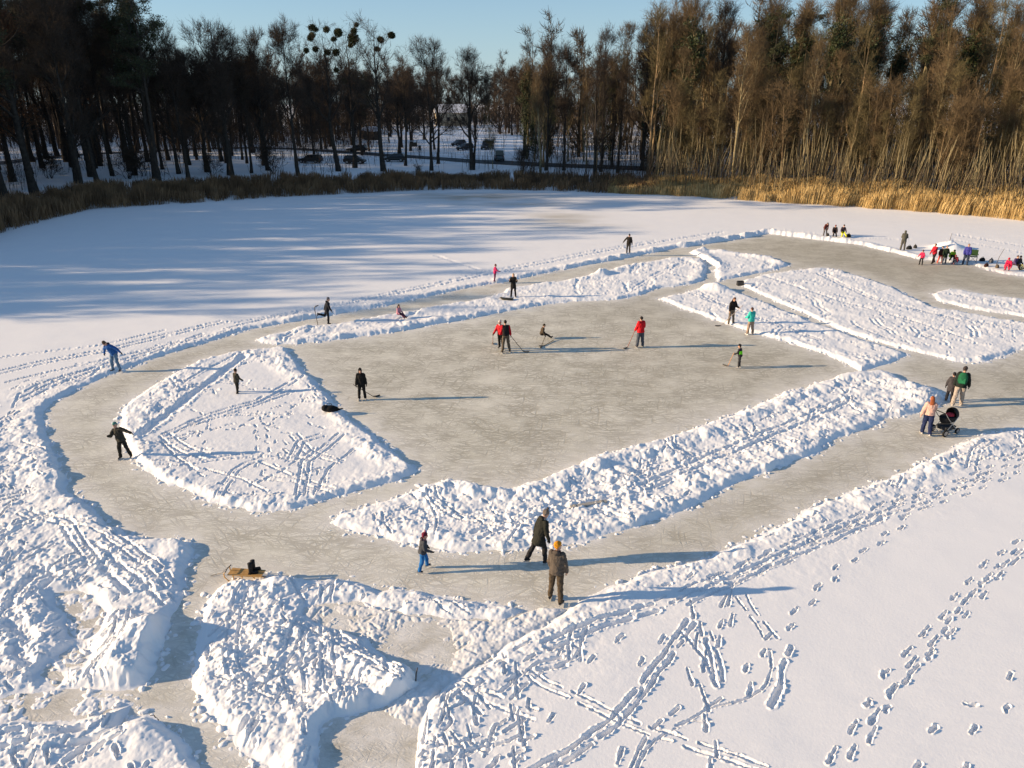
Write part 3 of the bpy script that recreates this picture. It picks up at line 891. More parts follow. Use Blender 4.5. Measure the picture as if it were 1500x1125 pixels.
    # ---- gloves, hat, hair, scarf, vest
    if gloves is not None:
        for s, e, w, fo, n, sg in AR.values():
            q = MB(); hand_shape(q, w, fo, n, sg, k * (1 + .1 * (hs - 1)), curl, .004)
            job(q, .010 if not far else .016, 'glove', cloth(gloves), root)
    if hat is not None:
        q = MB(); c = hc + Rh @ Vector((0, -.012, .045)) * hk
        q.loft([(hc + Rh @ Vector((0, -.014, .030)) * hk, Rh @ rot('X', -8), .088 * hk, .106 * hk), (hc + Rh @ Vector((0, -.014, .065)) * hk, Rh, .088 * hk, .105 * hk), (hc + Rh @ Vector((0, -.016, .105)) * hk, Rh, .072 * hk, .086 * hk),
                (hc + Rh @ Vector((0, -.018, .136)) * hk, Rh, .04 * hk, .048 * hk), (hc + Rh @ Vector((0, -.02, .148)) * hk, Rh, .012 * hk, .012 * hk)], 16)
        q.ell(hc + Rh @ Vector((0, -.05, .0)) * hk, (.082 * hk, .058 * hk, .07 * hk), Rh)
        job(q, vox * .8, 'hat', cloth(hat), root)
        if pom is not None:
            q = MB(); q.ell(hc + Rh @ Vector((0, -.02, .178)) * hk, (.042 * hk,) * 3)
            job(q, .012, 'pompom', cloth(pom), root)
    if hair is not None and (hat is None or hairlen > 0) and not hoodup:
        q = MB()
        if hat is None: q.ell(hc + Rh @ Vector((0, -.022, .030)) * hk, (.086 * hk, .098 * hk, .106 * hk), Rh, 14, 10)
        if hairlen > 0:
            q.loft([(hc + Rh @ Vector((0, -.06, .06)) * hk, Rh, .07 * hk, .05 * hk), (hc + Rh @ Vector((0, -.075, -.03)) * hk, Rh, .088 * hk, .052 * hk), (neck + Rt @ Vector((0, -.095 * k, 0)), Rt, .095 * k, .045 * k),
                    (neck + Rt @ Vector((0, -.125 * k, -hairlen * k)), Rt, .065 * k, .03 * k)], 12)
        job(q, vox * .8, 'hair', cloth(hair, .6), root)
    if scarf is not None:
        q = MB(); q.loft([(up(.485), Rt, .085 * k, .08 * k), (up(.52), Rt, .102 * k, .098 * k), (up(.555), Rt, .085 * k, .085 * k)], 14)
        job(q, vox, 'scarf', cloth(scarf), root)
    if vest is not None:
        q = MB(); e2 = pf + .008
        q.loft([(up(.08), Rt, .160 * k + e2, .120 * k + e2), (up(.20), Rt, .152 * k + e2, .115 * k + e2), (up(.30), Rt, .165 * k + e2, .122 * k + e2), (up(.36), Rt, .170 * k + e2, .122 * k + e2)], 18)
        job(q, vox, 'vest', cloth(vest), root)
    root['_on'] = -1.0
    ROOTS.append((root, on, sink, lift))
    info = {'root': root, 'hands': {n_: v[2] + v[3] * .07 * k for n_, v in AR.items()}, 'back': up(.30, -.17), 'Rt': Rt, 'yaw': yaw, 'k': k, 'hand_dir': {n_: v[3] for n_, v in AR.items()}}
    return info


SK = []
def finish_people():
    run_jobs()
    boots = {}
    for m, root, _ in SK:
        bs = [c for c in root.children if c.name.startswith('skate_boot')]
        i = boots.get(root.name, 0); boots[root.name] = i + 1
        m.build('blade', STEEL, bs[i])
    for root, on, sink, lift in ROOTS:
        lo = 9.0
        for c in list(root.children) + [g for c in root.children for g in c.children]:
            n = len(c.data.vertices); a = np.empty(n * 3, np.float32); c.data.vertices.foreach_get('co', a)
            lo = min(lo, a.reshape(-1, 3)[:, 2].min())
        z = height(root.location.x, root.location.y) if on is None else on
        root.location.z = z - lo - sink + lift
        del root['_on']


def wpos(info, p):
    r = info['root']
    return Vector(r.location) + Matrix.Rotation(r.rotation_euler.z, 3, 'Z') @ Vector(p)


WOOD = pmat('stick_wood', (.10, .07, .045), (.05, .04, .03), 30, .6)
BLACKPL = pmat('black_plastic', (.02, .02, .022), (.015, .015, .015), 20, .4, .4)


def stick(info, hand, target, label, top=.35, col=WOOD, blade=1.0):
    """hockey stick through a hand, blade flat on the ice at the pixel target"""
    a = wpos(info, info['hands'][hand])
    x, y = G(*target); z = max(height(x, y), 0) + .02
    bpt = Vector((x, y, z)); d = (a - bpt).normalized()
    root = empty('hockey_stick', bpt); tag(root, label, 'hockey stick', 'hockey sticks held by the players')
    m = MB(); m.tube([d * .02, (a - bpt) + d * top], .016, 6); m.build('shaft', col, root)
    hz = Vector((-d.x, -d.y, 0)).normalized()
    m = MB(); m.tube([Vector((0, 0, .01)) + d * .05, hz * .08 + Vector((0, 0, .012)), hz * .20 + Vector((0, 0, .014)), hz * .30 * blade + Vector((0, 0, .03))], [.018, .035, .036, .026], 6)
    m.build('blade', BLACKPL, root)
    return root
# ------------------------------------------------------------------ everyone on the ice
BLK = (.014, .014, .016); DARK = (.03, .03, .034); OLIVE = (.045, .042, .032); GREYJ = (.06, .055, .05)


def cast():
    I = {}
    # ---- the three in front
    I['man'] = person((814, 881), -25, 1.80, 'person in grey brown jacket and orange beanie seen from behind at the snow edge', (.105, .085, .068), (.075, .055, .035), (.012, .012, .012), 'hip',
                      hat=(.65, .27, .02), hair=(.1, .06, .04), gloves=None, lean=3, legL=(3, 5, 5), legR=(-6, 6, 4), armL=(8, 8, 20, 4), armR=(4, 9, 14, 4), scarf=(.12, .03, .03), hood=(.08, .065, .055), skates=True, turn=-35)
    I['woman'] = person((790, 824), -62, 1.70, 'person in long black coat and grey bobble hat striding to the right', (.022, .023, .018), (.018, .018, .020), (.01, .01, .01), 'coat',
                        hat=(.16, .13, .11), pom=(.09, .07, .06), hair=(.12, .07, .04), gloves=BLK, lean=14, legL=(-20, 3, 8), legR=(14, 4, 12), armL=(-6, 8, 10, 0), armR=(12, 10, 14, 0), scarf=(.42, .36, .30), hood=(.03, .03, .025), skates=True, nod=10)
    I['kid'] = person((620, 836), -75, 1.22, 'child in dark grey jacket, blue trousers and dark red hat skating right', (.055, .06, .072), (.02, .15, .42), BLK, 'hip', hat=(.16, .015, .035), pom=(.45, .2, .25), gloves=BLK,
                      lean=10, legL=(22, 5, 18), legR=(-6, 5, 12), armL=(12, 14, 35, 4), armR=(14, 18, 60, 0), scarf=(.45, .2, .2), hood=(.07, .05, .06), skates=True, puff=1.3)
    # ---- left bend
    I['blue'] = person((172, 544), 168, 1.74, 'person in blue jacket and jeans leaning over with arms spread wide', (.02, .10, .33), (.13, .22, .34), BLK, 'hip', hat=(.10, .07, .05), gloves=BLK,
                       lean=26, side=8, legL=(10, 9, 14), legR=(14, 7, 20), armL=(4, 46, 10, 5), armR=(0, 42, 12, 8), skates=True, nod=12, hood=(.03, .03, .05))
    I['greenhat'] = person((183, 672), 176, 1.45, 'child in olive jacket and green hat balancing with arms out on skates', OLIVE, (.018, .018, .016), BLK, 'hip', hat=(.10, .24, .20), gloves=BLK, lean=-3, side=12,
                           legL=(2, 14, 10), legR=(4, 6, 6), armL=(5, 62, 6, 0), armR=(35, 30, 80, -5), skates=True, puff=1.3)
    I['islandkid'] = person((349, 578), -35, 1.18, 'small child in dark olive snowsuit standing alone on the snow island', (.05, .047, .037), (.022, .022, .018), BLK, 'hip', hat=(.02, .02, .018), gloves=(.12, .08, .05), lean=3,
                            legL=(8, 4, 6), legR=(-8, 4, 4), armL=(10, 12, 30, 6), armR=(14, 12, 40, 6), puff=1.5, sink=.03)
    # ---- far lane on the left
    I['runner'] = person((481, 474), -70, 1.62, 'skater in black with one leg kicked back on the far lane', (.012, .014, .022), (.012, .013, .02), BLK, 'hip', hat=(.10, .10, .12), gloves=(.25, .25, .28), lean=10, legL=(-22, 3, 88), legR=(3, 3, 6),
                         armL=(-18, 22, 12, 0), armR=(18, 26, 16, 0), far=True, hood=(.015, .015, .02))
    I['pink'] = person((584, 468), -120, 1.22, 'child in pale pink jacket sitting low on the far snow strip', (.55, .25, .32), (.10, .03, .06), BLK, 'hip', hair=(.04, .02, .015), hairlen=.06, gloves=(.1, .03, .05), far=True, puff=1.4, lean=8, legL=(84, 8, 30), legR=(88, 8, 36),
                       armL=(20, 12, 40, 5), armR=(20, 12, 40, 5))
    I['magenta'] = person((725, 415), -75, 1.30, 'child in magenta jacket and purple trousers gliding on the far lane', (.55, .03, .13), (.12, .015, .06), (.6, .58, .6), 'hip', hat=(.16, .06, .05), gloves=(.03, .02, .03), lean=6, legL=(4, 4, 8), legR=(-4, 4, 6),
                          armL=(25, 10, 45, 0), armR=(30, 15, 50, 0), far=True, puff=1.3, skates=True)
    I['watcher'] = person((752, 437), 178, 1.66, 'person in black coat holding hands at the chest on the snow strip', (.014, .013, .012), (.016, .014, .014), BLK, 'coat', hair=(.42, .30, .18), hairlen=.10, gloves=(.55, .36, .28), far=True, legL=(0, 5, 0), legR=(0, 5, 0),
                          armL=(28, 12, 100, 25), armR=(28, 12, 100, 25), nod=12)
    I['backskater'] = person((920, 375), 165, 1.72, 'skater in dark brown jacket bending forward on the far lane corner', (.03, .024, .02), (.035, .03, .028), BLK, 'hip', hat=(.015, .015, .015), gloves=BLK, far=True, lean=20, side=-4, legL=(14, 3, 16), legR=(4, 3, 10),
                             armL=(4, 14, 10, 0), armR=(8, 34, 12, 0), skates=True)
    # ---- the big rink
    I['hockeyboy'] = person((531, 586), -170, 1.48, 'boy in black jacket and black trousers alone with a hockey stick', (.014, .013, .012), (.016, .015, .014), (.5, .48, .46), 'hip', gloves=BLK, hoodup=True, hood=(.02, .018, .016), legL=(0, 5, 0), legR=(0, 5, 0),
                             armL=(4, 10, 12, 0), armR=(4, 10, 14, 0), skates=True, puff=1.3)
    I['vestman'] = person((741, 517), 15, 1.76, 'hockey player in black vest with red sleeves seen from behind', (.015, .013, .014), (.12, .095, .07), BLK, 'short', sleeve=(.50, .012, .025), hair=(.02, .015, .012), gloves=BLK, lean=8, legL=(2, 7, 6), legR=(4, 8, 10),
                           armL=(14, 12, 30, 10), armR=(6, 14, 16, 0), skates=True, far=True)
    I['redwhite'] = person((733.5, 513), 150, 1.66, 'hockey player in red and white top behind the player in black vest', (.55, .02, .03), (.014, .013, .013), BLK, 'short', hat=(.6, .5, .48), gloves=BLK, lean=4, legL=(8, 6, 16), legR=(-10, 8, 10), armL=(8, 14, 24, 0), armR=(20, 16, 30, 0),
                            scarf=(.6, .55, .52), skates=True, far=True)
    I['seated'] = person((793, 496), -88, 1.25, 'child in brown snowsuit sitting on the ice in front of a hockey stick', (.075, .055, .035), (.02, .018, .016), BLK, 'short', hat=(.06, .05, .035), gloves=BLK, lean=16, legL=(78, 8, 22), legR=(86, 8, 30), armL=(20, 14, 30, 0), armR=(15, 20, 30, 0), far=True, puff=1.3)
    I['red'] = person((937, 509), 20, 1.72, 'person in bright red jacket and grey jeans with dark hair', (.62, .012, .018), (.075, .085, .11), (.12, .10, .09), 'hip', hair=(.012, .010, .012), gloves=(.3, .02, .02), legL=(0, 6, 0), legR=(0, 6, 0), armL=(10, 10, 30, 8), armR=(14, 12, 40, 4), skates=True, puff=1.8, far=True)
    I['neon'] = person((1082, 539), 60, 1.22, 'child in dark jacket with a neon green band around the waist', (.03, .028, .032), (.045, .045, .05), (.5, .48, .46), 'hip', hat=(.012, .012, .012), gloves=(.35, .3, .28), vest=(.18, .75, .02), lean=8, legL=(2, 5, 4), legR=(2, 5, 6), armL=(28, 8, 45, 4), armR=(20, 8, 40, 0), skates=True, far=True, puff=1.2)
    I['blackwoman'] = person((1070, 476), -160, 1.68, 'person with brown hair in black jumper and grey brown trousers on the snow strip', (.016, .012, .012), (.16, .13, .10), BLK, 'short', hair=(.10, .045, .03), hairlen=.05, gloves=None, legL=(3, 5, 2), legR=(0, 5, 0), armL=(20, 10, 70, 30), armR=(4, 8, 14, 0), nod=18, lean=6, far=True)
    I['teal'] = person((1098, 490), 22, 1.56, 'child in turquoise jacket and beige leggings at the rink edge', (.04, .48, .42), (.34, .25, .19), (.05, .05, .055), 'hip', hair=(.07, .03, .022), gloves=None, legL=(3, 6, 4), legR=(-3, 6, 2), armL=(14, 14, 55, 20), armR=(12, 12, 40, 10), puff=2.0, skates=True, far=True, nod=14)
    # ---- the family at the right
    I['mother'] = person((1355, 636), -18, 1.62, 'person with long red hair in pale pink jacket pushing a stroller', (.68, .42, .34), (.018, .028, .085), (.75, .73, .72), 'short', hair=(.30, .085, .03), hairlen=.22, gloves=None, lean=6, legL=(6, 3, 8), legR=(-8, 3, 6), armL=(-8, 16, 8, 0), armR=(42, 10, 26, 6), puff=1.6)
    I['father'] = person((1401, 594), -35, 1.82, 'tall person in black jacket and beige trousers with a green backpack', (.012, .018, .015), (.40, .34, .29), (.5, .46, .42), 'hip', hat=(.05, .04, .04), gloves=(.08, .06, .05), lean=10, legL=(-22, 4, 6), legR=(12, 4, 8), armL=(10, 8, 14, 0), armR=(14, 12, 16, 0), puff=1.6)
    I['gran'] = person((1389, 588), -30, 1.36, 'smaller person in dark grey coat walking left of the one with the backpack', (.055, .05, .055), (.02, .02, .025), BLK, 'coat', hat=(.02, .02, .025), gloves=BLK, lean=12, legL=(8, 3, 8), legR=(-8, 3, 6), armL=(8, 12, 20, 0), armR=(8, 10, 20, 0), puff=1.4)
    # ---- back rink
    F = dict(far=True)
    I['bending'] = person((1207, 346), 180, 1.55, 'child in dark red top bending forward behind the back snow edge', (.14, .035, .03), (.10, .085, .085), BLK, 'short', hair=(.05, .02, .02), gloves=(.5, .38, .33), lean=42, legL=(26, 6, 18), legR=(26, 6, 20), armL=(30, 4, 20, 8), armR=(30, 4, 20, 8), nod=10, **F)
    I['sitdark'] = person((1221, 347), 165, 1.65, 'person with red hat in black clothes sitting on the back snow edge', (.03, .02, .022), (.014, .012, .014), BLK, 'hip', hat=(.18, .04, .04), gloves=(.5, .36, .30), lean=24, legL=(84, 10, 42), legR=(86, 12, 46), armL=(40, 8, 40, 12), armR=(40, 8, 40, 12), **F)
    I['yellow'] = person((1233, 348), 172, 1.65, 'person in dark jacket and bright yellow trousers sitting on the back snow edge', (.05, .035, .045), (.75, .72, .01), (.12, .08, .03), 'short', hat=(.03, .03, .035), gloves=BLK, lean=14, legL=(84, 24, 40), legR=(80, 18, 44), armL=(30, 14, 45, 8), armR=(30, 14, 45, 8), **F)
    I['greystand'] = person((1321, 369), -35, 1.76, 'person in grey hooded jacket and grey trousers standing at the rink corner', (.085, .085, .07), (.095, .09, .08), BLK, 'hip', hood=(.08, .08, .065), hoodup=True, gloves=BLK, legL=(0, 4, 0), legR=(0, 4, 0), armL=(18, 8, 60, 20), armR=(18, 8, 60, 20), puff=1.6, **F)
    I['pinkkid'] = person((1348.5, 388), 130, 1.25, 'small child in pink red jacket at the left end of the group', (.60, .03, .10), (.02, .02, .022), BLK, 'hip', hat=(.10, .03, .04), gloves=BLK, lean=5, legL=(2, 5, 4), legR=(2, 5, 4), armL=(22, 20, 20, 0), armR=(30, 22, 20, 0), **F)
    I['redstride'] = person((1366, 386), 110, 1.70, 'person in red jacket striding with an arm stretched to the pink child', (.45, .012, .03), (.022, .016, .018), BLK, 'hip', hair=(.03, .02, .015), gloves=(.45, .02, .04), lean=6, legL=(22, 5, 8), legR=(-20, 5, 6), armL=(55, 12, 10, 0), armR=(6, 16, 14, 0), **F)
    I['corallegs'] = person((1376, 386), 160, 1.45, 'child in dark top and coral red trousers in the middle of the group', (.05, .02, .02), (.72, .10, .08), (.5, .4, .3), 'hip', hat=(.04, .05, .03), gloves=BLK, lean=6, legL=(6, 6, 10), legR=(-4, 6, 6), armL=(20, 12, 30, 0), armR=(20, 12, 30, 0), **F)
    I['greencoat'] = person((1382, 387), 175, 1.55, 'person in dark green coat and grey trousers in the group', (.02, .035, .02), (.13, .13, .14), (.4, .38, .36), 'coat', hair=(.10, .08, .06), gloves=BLK, legL=(2, 4, 4), legR=(0, 4, 2), armL=(12, 14, 20, 0), armR=(12, 14, 20, 0), **F)
    I['limecrouch'] = person((1391, 384), 175, 1.60, 'person in lime green jacket and black trousers crouching on the ice', (.32, .62, .02), (.02, .03, .02), BLK, 'short', hat=(.06, .16, .02), gloves=(.3, .5, .05), lean=38, legL=(100, 16, 118), legR=(104, 18, 122), armL=(40, 10, 30, 0), armR=(35, 30, 60, 30), **F)
    I['bluestand'] = person((1413, 388), 150, 1.74, 'person in violet blue jacket and dark jeans standing by the camping chair', (.055, .055, .30), (.045, .06, .10), BLK, 'hip', hair=(.12, .07, .05), gloves=(.06, .05, .2), legL=(2, 4, 2), legR=(-4, 4, 2), armL=(10, 10, 30, 12), armR=(8, 10, 24, 8), puff=1.5, **F)
    I['bentred'] = person((1401, 387), 120, 1.30, 'child in dark red clothes sitting low beside the violet blue jacket', (.16, .02, .035), (.05, .06, .09), (.7, .25, .25), 'short', hat=(.35, .06, .08), gloves=BLK, lean=40, legL=(88, 8, 35), legR=(84, 8, 40), armL=(40, 8, 20, 0), armR=(40, 8, 20, 0), **F)
    I['crimson'] = person((1477, 398), 120, 1.62, 'person in crimson jacket and crimson trousers crouching at the right end', (.50, .012, .07), (.55, .03, .08), BLK, 'short', hat=(.5, .02, .05), gloves=(.6, .25, .2), lean=32, legL=(105, 12, 122), legR=(98, 12, 120), armL=(30, 10, 20, 0), armR=(30, 10, 20, 0), **F)
    I['purple'] = person((1483.5, 395), 200, 1.55, 'person in purple jacket sitting right behind the crimson jacket', (.075, .045, .13), (.05, .03, .03), BLK, 'short', hair=(.05, .04, .035), gloves=BLK, lean=14, legL=(86, 10, 40), legR=(86, 10, 44), armL=(25, 12, 40, 0), armR=(25, 12, 40, 0), **F)
    I['yellowsit'] = person((1489, 395), 190, 1.45, 'child in black jacket and pale yellow trousers at the far right end', (.03, .03, .03), (.72, .62, .25), (.7, .6, .3), 'short', hat=(.05, .04, .03), gloves=BLK, lean=10, legL=(82, 14, 40), legR=(82, 14, 40), armL=(20, 12, 30, 0), armR=(20, 12, 30, 0), **F)
    finish_people()
    stick(I['hockeyboy'], 'R', (548, 582), 'hockey stick held low by the boy in black', .15)
    stick(I['vestman'], 'R', (767, 516), 'hockey stick held by the player in black vest with red sleeves', .1)
    stick(I['redwhite'], 'R', (722, 505), 'light hockey stick behind the player in red and white', .25, pmat('pale_wood', (.4, .22, .14), None, 30))
    stick(I['seated'], 'R', (793, 508), 'dark hockey stick in front of the seated child', .1)
    stick(I['red'], 'L', (919, 510), 'reddish hockey stick held by the person in red jacket', .35, pmat('red_wood', (.45, .15, .09), None, 30))
    stick(I['blackwoman'], 'L', (1055, 478), 'pale hockey stick held by the person in black jumper', .25, pmat('grey_wood', (.42, .34, .30), None, 30))
    stick(I['neon'], 'L', (1066, 537), 'orange hockey stick held by the child with the neon green band', .1, pmat('orange_wood', (.6, .32, .16), None, 30))
    # crossed spare stick on the ice in front of the seated child
    a = Vector((*G(797, 507), .03)); b = Vector((*G(811, 499), .03))
    r = empty('hockey_stick', a); tag(r, 'hockey stick lying flat on the ice beside the seated child', 'hockey stick', 'hockey sticks lying about')
    m = MB(); m.tube([(0, 0, 0), b - a], .017, 6); m.build('shaft', WOOD, r)
    m = MB(); m.tube([(0, 0, 0), (-.16, -.05, 0), (-.28, -.06, .01)], [.02, .035, .028], 6); m.build('blade', BLACKPL, r)
    # stick stuck upright in the bank next to the runner
    a = Vector((*G(466, 477), 0)); a.z = height(a.x, a.y) - .1
    r = empty('hockey_stick', a); tag(r, 'hockey stick stuck upright in the snow beside the skater in black', 'hockey stick', 'hockey sticks lying about')
    m = MB(); m.tube([(0, 0, 0), (-.12, 0, 1.25)], .02, 6); m.build('shaft', WOOD, r)
    m = MB(); m.tube([(-.12, 0, 1.23), (-.02, 0, 1.30), (.14, 0, 1.36)], [.022, .04, .03], 6); m.build('blade', BLACKPL, r)
    # backpack on the tall one's back
    f = I['father']; c = wpos(f, f['back']); r = empty('backpack', c, math.radians(f['yaw'])); tag(r, 'green backpack on the back of the person in black jacket', 'backpack')
    Rx = rot('X', -10)
    m = MB(); m.loft([((0, 0, -.25), Rx, .14, .08), ((0, -.01, -.1), Rx, .19, .12), ((0, 0, .1), Rx, .18, .11), ((0, .03, .22), Rx, .13, .08), ((0, .04, .26), Rx, .06, .04)], 16); m.build('bag', cloth((.012, .11, .05)), r, True)
    m = MB(); m.box((0, -.10, -.08), (.24, .06, .22), Rx, .9); m.build('pocket', cloth((.02, .17, .075)), r)
    for s in (-1, 1):
        m = MB(); m.tube([(s * .11, .06, .2), (s * .13, .17, .24), (s * .14, .34, .12), (s * .14, .36, -.08), (s * .15, .1, -.2)], .022, 6); m.build('strap', cloth(BLK), r)
    return I
# ------------------------------------------------------------------ bare winter trees (numpy, several kinds, copies share meshes)
TR = np.random.default_rng(21)


def nrm(v):
    return v / (np.linalg.norm(v, axis=-1, keepdims=True) + 1e-9)


def tubes(paths, radii, sides):
    N, K, _ = paths.shape
    t = np.gradient(paths, axis=1); t = nrm(t)
    ref = np.where(np.abs(t[..., 2:3]) < .9, np.array([0, 0, 1.0]), np.array([1.0, 0, 0]))
    u = nrm(np.cross(t, ref)); w = np.cross(t, u)
    a = np.arange(sides) * 2 * PI / sides
    V = paths[:, :, None, :] + radii[:, :, None, None] * (u[:, :, None, :] * np.cos(a)[None, None, :, None] + w[:, :, None, :] * np.sin(a)[None, None, :, None])
    base = (np.arange(N) * K * sides)[:, None, None] + (np.arange(K - 1) * sides)[None, :, None]
    k = np.arange(sides)[None, None, :]; k2 = (k + 1) % sides
    Q = np.stack([base + k, base + k2, base + sides + k2, base + sides + k], -1).reshape(-1, 4)
    return V.reshape(-1, 3), Q


def ribbons(p0, d, L, w, bend=.25):
    """fine twigs: thin tapering two-segment blades"""
    N = len(p0)
    s = nrm(np.cross(d, TR.normal(size=(N, 3))))
    up = np.array([0, 0, 1.0])
    m = p0 + d * (L * .5)[:, None]; e = p0 + nrm(d + up * bend) * L[:, None]
    w = w[:, None]
    V = np.stack([p0 - s * w, p0 + s * w, m - s * w * .75, m + s * w * .75, e - s * w * .35, e + s * w * .35], 1).reshape(-1, 3)
    b = np.arange(N)[:, None] * 6
    Q = np.concatenate([b + np.array([0, 1, 3, 2]), b + np.array([2, 3, 5, 4])])
    return V, Q


def spawn(paths, radii, per, t0, t1, ang, length, npts, up=.15, wob=.12, rscale=.55, lenfall=.5, rmin=.008):
    """children branches along parents"""
    N, K, _ = paths.shape
    t = TR.uniform(t0, t1, (N, per)); t = np.sort(t, 1)
    f = t * (K - 1); i = np.minimum(f.astype(int), K - 2); fr = f - i
    n = np.arange(N)[:, None]
    p = paths[n, i] * (1 - fr)[..., None] + paths[n, i + 1] * fr[..., None]
    r = radii[n, i] * (1 - fr) + radii[n, i + 1] * fr
    tan = nrm(paths[n, i + 1] - paths[n, i])
    perp = nrm(np.cross(tan, TR.normal(size=tan.shape)))
    a = np.radians(ang * TR.uniform(.7, 1.25, t.shape))[..., None]
    d = nrm(tan * np.cos(a) + perp * np.sin(a))
    L = length * (1 - lenfall * (t - t0) / (t1 - t0 + 1e-6)) * TR.uniform(.6, 1.25, t.shape)
    p = p.reshape(-1, 3); d = d.reshape(-1, 3); L = L.reshape(-1); r = np.maximum(r.reshape(-1) * rscale, rmin)
    M = len(p); out = np.zeros((M, npts, 3)); out[:, 0] = p; cur = p; dd = d
    for k in range(1, npts):
        dd = nrm(dd + np.array([0, 0, up]) + TR.normal(size=(M, 3)) * wob)
        cur = cur + dd * (L / (npts - 1))[:, None]; out[:, k] = cur
    rad = r[:, None] * np.linspace(1, .3, npts)[None, :]
    return out, rad


def trunk_path(H, r0, wob, lean, K=11):
    z = np.linspace(0, H, K); P_ = np.zeros((1, K, 3)); P_[0, :, 2] = z
    P_[0, 1:, 0] = np.cumsum(TR.normal(size=K - 1) * wob) + lean * (z[1:] / H) ** 1.3 * H
    P_[0, 1:, 1] = np.cumsum(TR.normal(size=K - 1) * wob)
    q = z / H
    R_ = r0 * (1 - .93 * q ** .9) + r0 * .35 * np.exp(-z / .8)
    return P_, R_[None, :]


def cat(parts):
    V = []; Q = []; n = 0
    for v, q in parts:
        V.append(v); Q.append(q + n); n += len(v)
    return np.concatenate(V), np.concatenate(Q)


def make_kind(name, H, r0, t0, limbs, limb_len, limb_ang, br, br_len, tw, tw_len, fine, fine_len, tww=.013, wob=.10, lean=0, up=.12, stems=1, spread=.25, low=False):
    """returns (trunk mesh, crown mesh, branch points)"""
    P_, R_ = trunk_path(H, r0, wob, lean)
    if stems > 1:
        ps = [P_]; rs = [R_]
        for i in range(stems - 1):
            p2, r2 = trunk_path(H * TR.uniform(.75, 1), r0 * TR.uniform(.55, .9), wob, 0)
            a = TR.uniform(0, 6.28); z = p2[0, :, 2] / H
            p2[0, :, 0] += math.cos(a) * spread * H * z ** .9 * .5 + math.cos(a) * .25; p2[0, :, 1] += math.sin(a) * spread * H * z ** .9 * .5 + math.sin(a) * .25
            ps.append(p2); rs.append(r2)
        P_ = np.concatenate(ps); R_ = np.concatenate(rs)
    l1, q1 = spawn(P_, R_, limbs // stems, t0, .97, limb_ang, limb_len, 6, up, .13, .55, .55)
    l2, q2 = spawn(l1, q1, br, .25, .98, 42, br_len, 5, up * .8, .16, .55, .45)
    l3, q3 = spawn(np.concatenate([l2]), q2, tw, .15, 1.0, 38, tw_len, 3, up * .6, .18, .6, .4, .008)
    N = len(l3)
    l1b = l1
    f0 = np.repeat(np.arange(N), fine); tt = TR.uniform(.1, 1, N * fine)
    seg = np.minimum((tt * 2).astype(int), 1); fr = tt * 2 - seg
    p0 = l3[f0, seg] * (1 - fr)[:, None] + l3[f0, seg + 1] * fr[:, None]
    tan = nrm(l3[f0, seg + 1] - l3[f0, seg]); per = nrm(np.cross(tan, TR.normal(size=tan.shape)))
    a = np.radians(TR.uniform(20, 60, N * fine))[:, None]
    d = nrm(tan * np.cos(a) + per * np.sin(a)); Lf = fine_len * TR.uniform(.5, 1.3, N * fine)
    tm = cat([tubes(P_, R_, 8), tubes(l1, q1, 5)])
    cm = cat([tubes(l2, np.maximum(q2, .014), 3), tubes(l3, np.maximum(q3 * .8, .011), 3), ribbons(p0, d, Lf, np.full(N * fine, tww))])
    pts = np.concatenate([l1[:, -1], l1[:, -2], l2[:, 2], l2[:, -1]])
    return mesh_np(name + '_trunk', *tm, smooth=True), mesh_np(name + '_crown', *cm), pts


def leafy(centres, radii, n, size, flat=.8, name='leaves'):
    """clumps of many small leaf faces spread through given ellipsoids"""
    c = np.repeat(np.asarray(centres, float), n, 0); r = np.repeat(np.asarray(radii, float), n, 0)
    M = len(c)
    v = nrm(TR.normal(size=(M, 3))) * (TR.uniform(0, 1, (M, 1)) ** .45)
    p = c + v * r
    u = nrm(TR.normal(size=(M, 3))); w = nrm(np.cross(u, TR.normal(size=(M, 3))))
    s = size * TR.uniform(.5, 1.4, (M, 1))
    V = np.stack([p - u * s, p - w * s * flat * .5, p + u * s, p + w * s * flat * .5], 1).reshape(-1, 3)
    Q = np.arange(M * 4).reshape(-1, 4)
    return mesh_np(name, V, Q)


def bark(name, c1, c2):
    return pmat(name, c1, c2, 3.5, .9, .15, .6, 6)


MB_DARK = bark('bark_dark', (.055, .046, .037), (.028, .024, .020)); MB_OLIVE = bark('bark_olive', (.30, .25, .14), (.16, .13, .075)); MB_WARM = bark('bark_warm', (.32, .225, .12), (.17, .12, .07))
MT_DARK = bark('twigs_dark', (.075, .055, .040), (.045, .035, .027)); MT_WARM = bark('twigs_warm', (.155, .108, .058), (.085, .062, .037)); MT_MID = bark('twigs_brown', (.085, .064, .042), (.05, .04, .028)); MT_OLIVE = bark('twigs_olive', (.145, .115, .055), (.085, .068, .036))
M_IVY = pmat('ivy_leaf', (.045, .060, .020), (.022, .034, .012), 1.5, .6, .3); M_PINE = pmat('pine_needle', (.050, .058, .026), (.030, .034, .018), 1.2, .7, .2)
M_MIST = pmat('mistletoe_leaf', (.065, .068, .026), (.035, .040, .016), 3, .7, .2)
M_BROWNLEAF = pmat('dead_leaf', (.16, .075, .035), (.09, .045, .025), 1.2, .8, .2)


